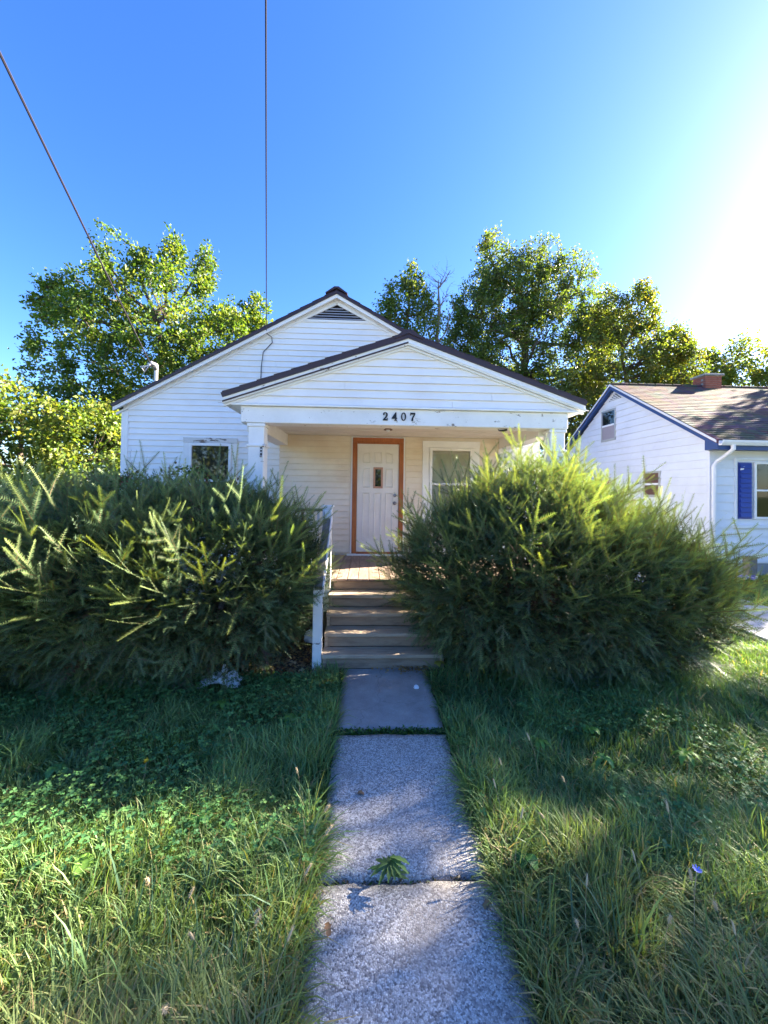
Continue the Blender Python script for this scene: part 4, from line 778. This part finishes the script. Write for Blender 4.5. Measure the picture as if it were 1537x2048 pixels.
def grass_patch(name, x0, x1, y0, y1, dens, hmul, label, wide=1.0, fan=True):
    n = int((x1-x0)*(y1-y0)*dens); P = np.column_stack([rng.uniform(x0, x1, n), rng.uniform(y0, y1, n)])
    keep = ~on_path(P, -0.022) & ~((P[:, 0] > 5.50) & (P[:, 0] < 7.17) & ~((P[:, 0] > 6.3) & (P[:, 0] < 6.4))) & ~((P[:, 0] > -0.5) & (P[:, 0] < 0.9) & (P[:, 1] > 4.22))
    keep &= ~((P[:, 1] > 4.55+0.15*np.sin(P[:, 0]*3)) & (P[:, 0] > -4.6) & (P[:, 0] < 3.3))
    out = np.zeros(n, bool)
    if fan: out = (P[:, 0] < -1.02*P[:, 1]-0.3) | (P[:, 0] > 1.12*P[:, 1]+0.3); keep &= ~out | (rng.random(n) < 0.22)
    keep &= ~((P[:, 0] > -1.75) & (P[:, 0] < -0.55) & (P[:, 1] > 4.12+0.3*vnoise(P, 91, 0.3)))
    P = P[keep]; out = out[keep]; n = len(P)
    c1 = vnoise(P, 11, 0.42); c2 = vnoise(P+7, 12, 0.9); c3 = vnoise(P, 13, 0.16)
    d = np.where(P[:, 0] < 0.2, -0.225-P[:, 0], P[:, 0]-0.66); near = np.clip((2.4-P[:, 1])/1.2, 0, 1)
    h = (0.075+0.10*c1**2+0.05*c3)*(1+0.65*near*c2)*hmul*rng.uniform(0.55, 1.35, n)
    ang = np.where(rng.random(n) < 0.55, rng.uniform(0, 6.28, n), c2*2*math.pi*2.2 + c3*2.5 + rng.normal(0, 0.9, n)); edge = np.clip(1-d/0.22, 0, 1)*(P[:, 1] < 4.4)
    inward = np.where(P[:, 0] < 0.2, 0.0, math.pi); ang = np.where(rng.random(n) < edge*0.5, inward+rng.normal(0, 0.8, n), ang)
    lean = np.clip(0.30+0.75*vnoise(P+3, 15, 0.3)+rng.normal(0, 0.25, n), 0.05, 1.12); h = np.where(edge > 0.3, h*1.1, h)
    pal = np.array([[0.100, 0.180, 0.062], [0.128, 0.210, 0.068], [0.160, 0.235, 0.078], [0.082, 0.162, 0.066]])
    col = pal[rng.integers(0, 4, n)]*rng.uniform(0.75, 1.25, (n, 1))*(0.75+0.5*c1[:, None]); yel = np.clip(near*1.1*c2+0.35*(c1-0.5), 0, 0.85)[:, None]; col = col*(1-yel)+np.array([0.24, 0.24, 0.09])*yel  # yellower towards the camera, lens haze put into the blade colour
    flat = rng.random(n) < 0.10; lean[flat] = rng.uniform(0.95, 1.12, flat.sum()); dry = (rng.random(n) < 0.035+0.14*near) | (flat & (rng.random(n) < 0.35)); col[dry] = np.array([0.30, 0.23, 0.11])*rng.uniform(0.7, 1.2, (dry.sum(), 1))
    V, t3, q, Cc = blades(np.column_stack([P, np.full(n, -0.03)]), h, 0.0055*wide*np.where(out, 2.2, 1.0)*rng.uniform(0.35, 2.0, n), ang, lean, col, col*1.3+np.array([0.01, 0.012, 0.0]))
    o = mesh_np(name, V, tris=t3, quads=q, col=Cc, mat='grass'); tag(o, label, None, None, 'stuff'); return o
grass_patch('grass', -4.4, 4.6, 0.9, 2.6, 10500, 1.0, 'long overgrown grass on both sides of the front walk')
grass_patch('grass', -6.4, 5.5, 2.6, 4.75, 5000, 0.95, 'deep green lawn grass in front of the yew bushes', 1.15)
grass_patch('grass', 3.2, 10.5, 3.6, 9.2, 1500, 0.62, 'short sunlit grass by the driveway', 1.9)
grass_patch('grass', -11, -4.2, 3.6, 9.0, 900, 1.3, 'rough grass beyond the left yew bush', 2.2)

# ------------------------------------------------------------------ bed under the shrubs, litter
def bed():
    n = 40; xs = np.linspace(-4.7, 3.4, n); ys = np.linspace(4.1, 7.0, 18); X, Y = np.meshgrid(xs, ys); P = np.column_stack([X.ravel(), Y.ravel()])
    P[:n, 1] += vnoise(P[:n], 41, 0.5)*0.35; Z = 0.004+0.03*vnoise(P, 42, 0.4); Z[:n] = -0.05
    i = np.arange(17)[:, None]*n+np.arange(n-1)[None]; q = np.stack([i, i+1, i+1+n, i+n], -1).reshape(-1, 4)
    tag(mesh_np('soil_bed', np.column_stack([P, Z]), quads=q, mat='dirt', smooth=True), 'bare soil under the yew bushes', None, None, 'structure')
bed()
LEAF4 = np.array([[0, 0, 0], [0.35, 0.30, 0.10], [1, 0, 0.02], [0.45, -0.28, 0.12]]); LT = np.array([[0, 2, 1], [0, 3, 2]], np.int32)
def scatter_leaves(name, P, size, pal, label, flat=0.3, kind='stuff', z=0.03):
    n = len(P); d = rng.normal(size=(n, 3)); d[:, 2] *= flat; up = np.array([0, 0, 1.0])+rng.normal(0, flat, (n, 3)); c = np.array(pal)[rng.integers(0, len(pal), n)]*rng.uniform(0.6, 1.3, (n, 1))
    o = mesh_np(name, place(LEAF4, P, frames(unit(d), unit(up)), size*rng.uniform(0.6, 1.3, n)), tris=rep_idx(LT, n, 4), col=np.repeat(c, 4, 0), mat='leaf'); tag(o, label, None, None, kind); return o
n = 1500; P = np.column_stack([rng.uniform(-1.9, -0.5, n), rng.uniform(4.12, 5.1, n), rng.uniform(0.03, 0.06, n)])
scatter_leaves('leaf_litter', P, 0.05, [(0.30, 0.19, 0.10), (0.42, 0.30, 0.18), (0.18, 0.10, 0.05), (0.36, 0.26, 0.17)], 'dry brown leaf litter beside the foot of the left yew')
n = 170; P = np.column_stack([rng.normal(0.52, 0.14, n), rng.normal(4.24, 0.06, n), rng.uniform(0.035, 0.05, n)])
scatter_leaves('leaf_litter', P, 0.035, [(0.33, 0.17, 0.06), (0.22, 0.12, 0.05), (0.40, 0.26, 0.12)], 'rusty dry litter piled against the bottom step')
# green strip of moss and grass in the wide joint
n = 900; P = np.column_stack([rng.uniform(-0.22, 0.66, n), rng.uniform(3.14, 3.22, n), rng.uniform(-0.01, 0.03, n)])
scatter_leaves('joint_weeds', P, 0.03, [(0.05, 0.12, 0.03), (0.08, 0.16, 0.035), (0.04, 0.09, 0.03)], 'strip of low weeds growing in the wide joint of the walk', 0.7)
n = 260; P = np.column_stack([rng.uniform(-0.22, 0.66, n), rng.uniform(1.962, 1.998, n), rng.uniform(-0.02, 0.012, n)])
scatter_leaves('joint_moss', P, 0.02, [(0.06, 0.07, 0.03), (0.10, 0.08, 0.05), (0.05, 0.09, 0.03)], 'brown moss in the narrow joint of the walk', 0.5)
# clover
def clover(n, x0, x1, y0, y1, label, thr):
    P = np.column_stack([rng.uniform(x0, x1, n), rng.uniform(y0, y1, n)]); P = P[(vnoise(P, 51, 0.55) > thr) & ~on_path(P, -0.03)]; n = len(P); Z = rng.uniform(0.04, 0.15, n)
    A = rng.uniform(0, 6.28, n); Vs = []; pr = np.array([[0, 0, 0], [0.5, 0.42, 0.06], [1.0, 0.30, 0.0], [0.92, 0, -0.05], [1.0, -0.30, 0.0], [0.5, -0.42, 0.06]]); T = np.array([[0, 1, 3], [1, 2, 3], [0, 3, 5], [3, 4, 5]], np.int32)
    c = np.array([[0.075, 0.19, 0.06], [0.11, 0.24, 0.075], [0.06, 0.155, 0.06], [0.15, 0.27, 0.08]])[rng.integers(0, 4, n)]*rng.uniform(0.8, 1.25, (n, 1)); sc = rng.uniform(0.009, 0.026, n)
    tilt = rng.normal(0, 0.3, (n, 2)); V = []; C = []
    for k in range(3):
        a = A+k*2.094; d = np.column_stack([np.cos(a), np.sin(a), rng.normal(0.05, 0.2, n)]); up = np.column_stack([tilt, np.ones(n)]); V.append(place(pr, np.column_stack([P, Z]), frames(unit(d), unit(up)), sc)); C.append(np.repeat(c, 6, 0))
    N = n*6; T3 = np.vstack([rep_idx(T, n, 6)+k*N for k in range(3)])
    tag(mesh_np('clover', np.vstack(V), tris=T3, col=np.vstack(C), mat='grass'), label, None, None, 'stuff')
clover(5500, -3.2, -0.2, 2.0, 4.0, 'clover patch spreading through the lawn left of the walk', 0.42)
clover(4500, 0.7, 3.6, 1.7, 3.6, 'clover leaves mixed into the lawn right of the walk', 0.60)

# ------------------------------------------------------------------ single plants and small things
def blade_leaf(L, W, n=6, lobed=0.0, seed=0, lift=0.8):
    """one curved broad leaf along +x, returns verts, faces"""
    r = random.Random(seed); V = []; F = []
    for i in range(n+1):
        t = i/n; w = W*math.sin(math.pi*min(1, t*0.86+0.07))**0.8*(1+lobed*(1 if i % 2 else -1)*0.5); x = L*t*(1-0.12*t); z = L*(lift*0.55*t-lift*0.75*t*t)
        V += [(x, w/2, z+0.1*w), (x, 0, z-0.04*w), (x, -w/2, z+0.1*w)]
    for i in range(n):
        a = i*3; F += [(a, a+1, a+4, a+3), (a+1, a+2, a+5, a+4)]
    return V, F
def rosette(name, loc, label, cat, nl, L, W, col, lobed, lift, seed, group=None, parts='leaf'):
    r = random.Random(seed); root = thing(name, loc, label, cat, group)
    for k in range(nl):
        V, F = blade_leaf(L*r.uniform(0.65, 1.15), W*r.uniform(0.8, 1.2), 7, lobed, seed+k, lift*r.uniform(0.7, 1.3)); a = 2*math.pi*k/nl+r.uniform(-0.3, 0.3); ca, sa = math.cos(a), math.sin(a)
        V = np.array([(x*ca-y*sa+loc[0], x*sa+y*ca+loc[1], z+loc[2]+0.004*k) for x, y, z in V]); f = r.uniform(0.75, 1.3)
        mesh_np(parts, V, quads=np.array(F, np.int32), col=np.tile(np.array(col)*f, (len(V), 1)), mat='grass', parent=root, smooth=True)
    return root
rosette('dock_weed', (0.142, 1.985, 0.03), 'leafy green weed rosette sprouting from the joint in the walk', 'weed', 26, 0.12, 0.020, (0.09, 0.16, 0.05), 0.45, 0.35, 61)
DG = (0.07, 0.19, 0.05); LG = (0.15, 0.28, 0.05)
weeds = [
    (-1.30, 3.55, 0.05, LG, 1, 'pale green lobed weed in the lawn below the plastic bag'), (-0.62, 3.30, 0.06, LG, 0, 'round-leaved pale weed left of the dark slab near the wide joint'),
    (-2.10, 2.75, 0.05, DG, 0, 'dark round-leaved weed at the far left of the lawn beyond the dandelion'), (-0.95, 2.30, 0.06, DG, 1, 'dark lobed weed in the lawn left of the middle slab'),
    (-0.95, 3.95, 0.05, DG, 1, 'dark lobed weed in the grass just in front of the handrail post'), (-1.42, 2.05, 0.07, LG, 0, 'small light green weed near the sunlit lower left corner of the lawn'),
    (1.10, 3.10, 0.06, DG, 0, 'dark round-leaved weed in the grass right of the wide joint'), (1.35, 2.95, 0.06, LG, 1, 'bright jagged weed right of the middle slab, nearest the walk of the bright ones'),
    (1.72, 2.72, 0.08, DG, 1, 'tall dark jagged weed in the middle of the lawn right of the walk'), (1.85, 3.10, 0.06, LG, 0, 'light green rounded weed below the middle of the right yew'),
    (2.35, 2.75, 0.08, LG, 1, 'brightest yellow-green jagged weed in the lawn at far right'), (2.45, 3.35, 0.06, DG, 0, 'dark broad weed below the right end of the right yew'),
    (1.70, 2.35, 0.07, DG, 0, 'small dark rounded weed in the matted grass right of the walk'), (0.86, 2.02, 0.06, DG, 0, 'small broad weed hugging the right edge of the walk by the narrow joint')]
for k, (x, y, z, c, t, lab) in enumerate(weeds): rosette('broadleaf_weed', (x, y, z), lab, 'weed', 5+k % 4, 0.12 if t else 0.085, 0.036 if t else 0.052, c, 0.45*t, 1.15, 100+k*9, 'broadleaf weeds in the lawn')
yb = rosette('yellowing_sapling', (0.80, 4.20, 0.10), 'small sapling with yellow leaves by the right end of the bottom step', 'sapling', 9, 0.085, 0.045, (0.30, 0.27, 0.05), 0.0, 0.8, 77)
MB().tube([(0.80, 4.20, -0.03), (0.805, 4.2, 0.05), (0.80, 4.20, 0.13)], 0.004, 5).build('stem', 'bark', yb)
# foxtail grass
def foxtail_proto():
    root = thing('foxtail_stalk', (0, 0, 0), 'x', 'grass stalk'); h = 0.31
    MB().tube([(0, 0, 0), (0.006, 0, h*0.4), (0.03, 0, h*0.75), (0.065, 0, h)], [0.0011, 0.0010, 0.0008, 0.0007], 4).build('stalk', 'straw', root)
    mb = MB(); a = Vector((0.062, 0, h-0.01)); d = Vector((0.42, 0, 0.9)).normalized(); L = 0.052; r = random.Random(5)
    mb.tube([a, a+d*L*0.15, a+d*L*0.5, a+d*L*0.85, a+d*L], [0.002, 0.0045, 0.0052, 0.004, 0.001], 7)
    for k in range(46):
        t = r.random(); c = a+d*L*t; o = d.orthogonal(); o.rotate(Quaternion(d, r.uniform(0, 6.28))); e = c+o*0.010+d*0.009; s_ = d.cross(o)*0.0007; mb.add([c+s_, c-s_, e], [(0, 1, 2)])
    mb.build('seed_head', 'straw', root); return root
fp = foxtail_proto()
fl = [(-0.30, 2.15), (-0.36, 1.75), (-0.55, 1.70), (-0.62, 1.58), (-0.34, 1.50), (-0.80, 1.72), (-0.66, 1.46), (-0.95, 1.80), (-0.30, 1.95), (-0.40, 2.45), (-0.48, 1.60)]
fr = [(0.90, 2.45), (0.82, 2.20), (0.78, 1.98), (1.10, 2.10), (1.28, 2.35), (1.00, 1.70), (1.32, 1.78), (1.45, 1.66), (1.55, 1.60), (1.25, 1.55), (0.92, 1.58), (1.50, 1.48), (1.20, 2.62), (1.62, 2.02)]
for k, (x, y) in enumerate(fl+fr):
    o = fp if k == 0 else copy_tree(fp); o.location = (x, y, -0.02); o.rotation_euler = (0, random.uniform(-0.25, 0.25), random.uniform(0, 6.28)); s_ = random.uniform(0.75, 1.1); o.scale = (s_, s_, s_)
    tag(o, 'pale foxtail seed head on a thin stalk %s of the walk' % ('left' if k < len(fl) else 'right'), 'grass stalk', 'foxtail stalks %s of the walk' % ('left' if k < len(fl) else 'right'))
# flowers
df = thing('dandelion_flower', (-1.486, 2.706, 0), 'single yellow dandelion flower in the lawn left of the walk', 'flower')
MB().tube([(-1.486, 2.706, -0.02), (-1.48, 2.70, 0.08), (-1.475, 2.70, 0.135)], 0.002, 5).build('stem', 'straw', df)
mb = MB(); r_ = random.Random(4)
for k in range(40):
    a = r_.uniform(0, 6.28); l = r_.uniform(0.008, 0.018); c = Vector((-1.475, 2.70, 0.135)); d = Vector((math.cos(a), math.sin(a), r_.uniform(0.1, 1.0))); s_ = Vector((-math.sin(a), math.cos(a), 0))*0.0022; mb.add([c-s_, c+s_, c+d*l+s_, c+d*l-s_], [(0, 1, 2, 3)])
mb.build('petals', 'yellow', df)
cf = thing('chicory_flower', (1.593, 1.809, 0), 'small blue-violet chicory flower in the grass right of the walk', 'flower')
MB().tube([(1.593, 1.809, -0.02), (1.595, 1.805, 0.12), (1.60, 1.80, 0.20)], 0.002, 5).build('stem', 'straw', cf)
for k in range(10):
    a = 2*math.pi*k/10; c = Vector((1.60, 1.80, 0.20)); d = Vector((math.cos(a), math.sin(a)-0.3, 0.5)).normalized(); s_ = Vector((-math.sin(a), math.cos(a), 0))*0.0035; MB().add([c-s_*0.4, c+s_*0.4, c+d*0.022+s_, c+d*0.022-s_], [(0, 1, 2, 3)]).build('petal', 'violet', cf)
# crumpled plastic bag
def crumple(name, loc, size, label, cat, mat, seed, peak=0.0):
    bm = bmesh.new(); bmesh.ops.create_icosphere(bm, subdivisions=4, radius=1); rs = np.random.default_rng(seed); W = rs.normal(size=(22, 3)); ph = rs.uniform(0, 6.28, 22); am = rs.uniform(0.04, 0.15, 22)
    for v in bm.verts:
        p = np.array(v.co); f = 1+sum(a*abs(math.sin(3.2*(w@p)+q)) for w, q, a in zip(W, ph, am))-0.75; z = p[2]*f
        if peak: z += peak*math.exp(-((p[0]-0.35)**2+(p[1])**2)/0.04)*(p[2] > 0)
        v.co = (p[0]*f*size[0], p[1]*f*size[1], max(z, -0.25)*size[2])
    me = bpy.data.meshes.new(name); bm.to_mesh(me); bm.free(); o = link_mesh(name, me, mat); o.location = loc; tag(o, label, cat); return o
def bag():
    nx, ny = 44, 26; U, W = np.meshgrid(np.linspace(-1, 1, nx), np.linspace(-1, 1, ny)); P = np.column_stack([U.ravel(), W.ravel()])*3
    rg = sum((0.6**k)*(1-np.abs(2*vnoise(P*(1.7**k)+k*9, 60+k, 1.0)-1)) for k in range(4))/2.2; fall = np.clip(1-(U.ravel()**2*0.9+W.ravel()**2*0.8), 0, 1)**0.6
    z = 0.012+fall*(0.13*rg**2+0.02)+0.075*np.exp(-((U.ravel()-0.25)**2/0.02+(W.ravel()-0.1)**2/0.06)); jx = (vnoise(P, 71, 0.8)-0.5)*0.09; jy = (vnoise(P, 72, 0.8)-0.5)*0.09
    V = np.column_stack([-1.48+U.ravel()*0.19+jx, 4.03+W.ravel()*0.11+jy, z]); k = np.arange(ny-1)[:, None]*nx+np.arange(nx-1)[None]; q = np.stack([k, k+1, k+1+nx, k+nx], -1).reshape(-1, 4)
    tag(mesh_np('plastic_bag', V, quads=q, mat='plastic', smooth=True), 'crumpled white plastic bag lying under the left yew', 'bag')
bag()
crumple('pale_stone', (0.513, 3.855, 0.03), (0.016, 0.015, 0.015), 'small round white stone at the edge of the dark slab', 'stone', 'plastic', 8)
crumple('white_ball', (-0.68, 4.98, 0.09), (0.07, 0.065, 0.065), 'dirty white ball in the dark behind the handrail post', 'ball', 'plastic', 9)
for k, (x, y, lab) in enumerate([(-0.04, 2.52, 'curled brown dead leaf lying on the left of the middle slab'), (0.60, 2.42, 'pale tan dead leaf at the right edge of the middle slab'), (0.62, 1.84, 'small rusty dead leaf near the right edge of the front slab'), (-0.16, 1.78, 'thin dry leaf curled at the left edge of the front slab')]):
    V, F = blade_leaf(0.055, 0.028, 6, 0.6, k, 1.6); a = k*1.7; V = [(x+p*math.cos(a)-q*math.sin(a), y+p*math.sin(a)+q*math.cos(a), z+0.034) for p, q, z in V]
    o = mesh_np('fallen_leaf', np.array(V), quads=np.array(F, np.int32), mat='dead'); tag(o, lab, 'leaf', 'fallen leaves on the walk')
# berry shrub behind the left yew
bs = tree('berry_shrub', (-2.9, 5.75, 0), 'thin-twigged shrub with red berries showing above the left yew under the window', [(-2.6, 5.7, 1.75, 0.8, 0.3, 0.52), (-3.5, 5.7, 1.75, 0.6, 0.3, 0.5), (-1.9, 5.75, 1.65, 0.5, 0.25, 0.45)], 9000, 0.055, [(0.05, 0.10, 0.03), (0.07, 0.12, 0.035), (0.10, 0.06, 0.03)], 71, 10, 80, 420, None, 0.03, cat='shrub')
mb = MB()
for k in range(130):
    c = (rng.uniform(-3.9, -1.9), rng.uniform(5.42, 5.6), rng.uniform(1.85, 2.14)); mb.lathe([(0.002, -0.011), (0.010, -0.006), (0.012, 0), (0.009, 0.007), (0.002, 0.011)], c, 6)
tag(mb.build('berries', 'red', bs), kind='stuff')
# neighbour's front yard
fb = thing('flower_clump', (8.55, 8.35, 0), 'low clump of purple and white flowers in the neighbour lawn', 'flowers')
P = np.column_stack([rng.normal(8.5, 0.14, 260), rng.normal(8.35, 0.10, 260), rng.uniform(0.02, 0.13, 260)]); c = np.array([(0.06, 0.13, 0.04)])
mesh_np('leaves', place(LEAF4, P, frames(unit(rng.normal(size=(260, 3)))), np.full(260, 0.07)), tris=rep_idx(LT, 260, 4), col=np.tile(c, (260*4, 1)), mat='grass', parent=fb)
for nm, mt, nn in (('purple_blossoms', 'purple', 90), ('white_blossoms', 'plastic', 14)):
    mb = MB()
    for k in range(nn): mb.lathe([(0.004, 0), (0.024, 0.008), (0.02, 0.016), (0.003, 0.018)], (rng.normal(8.5, 0.13), rng.normal(8.33, 0.09), rng.uniform(0.11, 0.17)), 6)
    mb.build(nm, mt, fb)
ps = thing('wooden_post', (9.08, 8.80, 0), 'short dark wooden post by the neighbour front wall at the right edge', 'post')
B('shaft', 'rail_wood', ps, 9.02, 9.22, 8.72, 8.90, -0.1, 0.50, 0.01); B('cap', 'rail_wood', ps, 9.0, 9.24, 8.70, 8.92, 0.502, 0.54, 0.01)

# trees across the street, seen only in the window glass
n = 16000; X = rng.uniform(-60, 60, n); top = 4.0+5.5*vnoise(np.column_stack([X, X*0]), 81, 7.0); P = np.column_stack([X, rng.uniform(-44, -38, n), top*rng.random(n)**0.7])
scatter_leaves('treeline', P, 0.9, G2+G1, 'row of leafy trees across the street', 1.0)

def tall_tufts():
    c = [(-0.55, 2.0), (-0.35, 1.85), (-0.8, 1.9), (-0.95, 1.75), (-0.4, 1.6), (-0.6, 1.5), (-1.1, 1.6), (0.8, 1.75), (0.95, 2.1), (1.15, 1.6), (1.7, 2.0), (2.1, 2.4), (1.9, 1.8), (2.2, 2.1), (-0.3, 2.35), (0.85, 2.6), (1.45, 1.5), (-1.25, 1.9), (-0.75, 1.6), (2.4, 2.9)]
    P = np.vstack([np.column_stack([rng.normal(x, 0.06, 42), rng.normal(y, 0.06, 42)]) for x, y in c]); P = P[~on_path(P, -0.02)]; n = len(P)
    col = np.array([[0.10, 0.18, 0.07], [0.14, 0.21, 0.07], [0.09, 0.16, 0.09], [0.20, 0.22, 0.08]])[rng.integers(0, 4, n)]*rng.uniform(0.8, 1.2, (n, 1))
    V, t3, q, Cc = blades(np.column_stack([P, np.full(n, -0.03)]), rng.uniform(0.16, 0.34, n), rng.uniform(0.004, 0.010, n), rng.uniform(0, 6.28, n), rng.uniform(0.1, 0.8, n), col, col*1.2)
    tag(mesh_np('tall_grass', V, tris=t3, quads=q, col=Cc, mat='grass'), 'taller broad-bladed grass tufts near the walk', None, None, 'stuff')
tall_tufts()
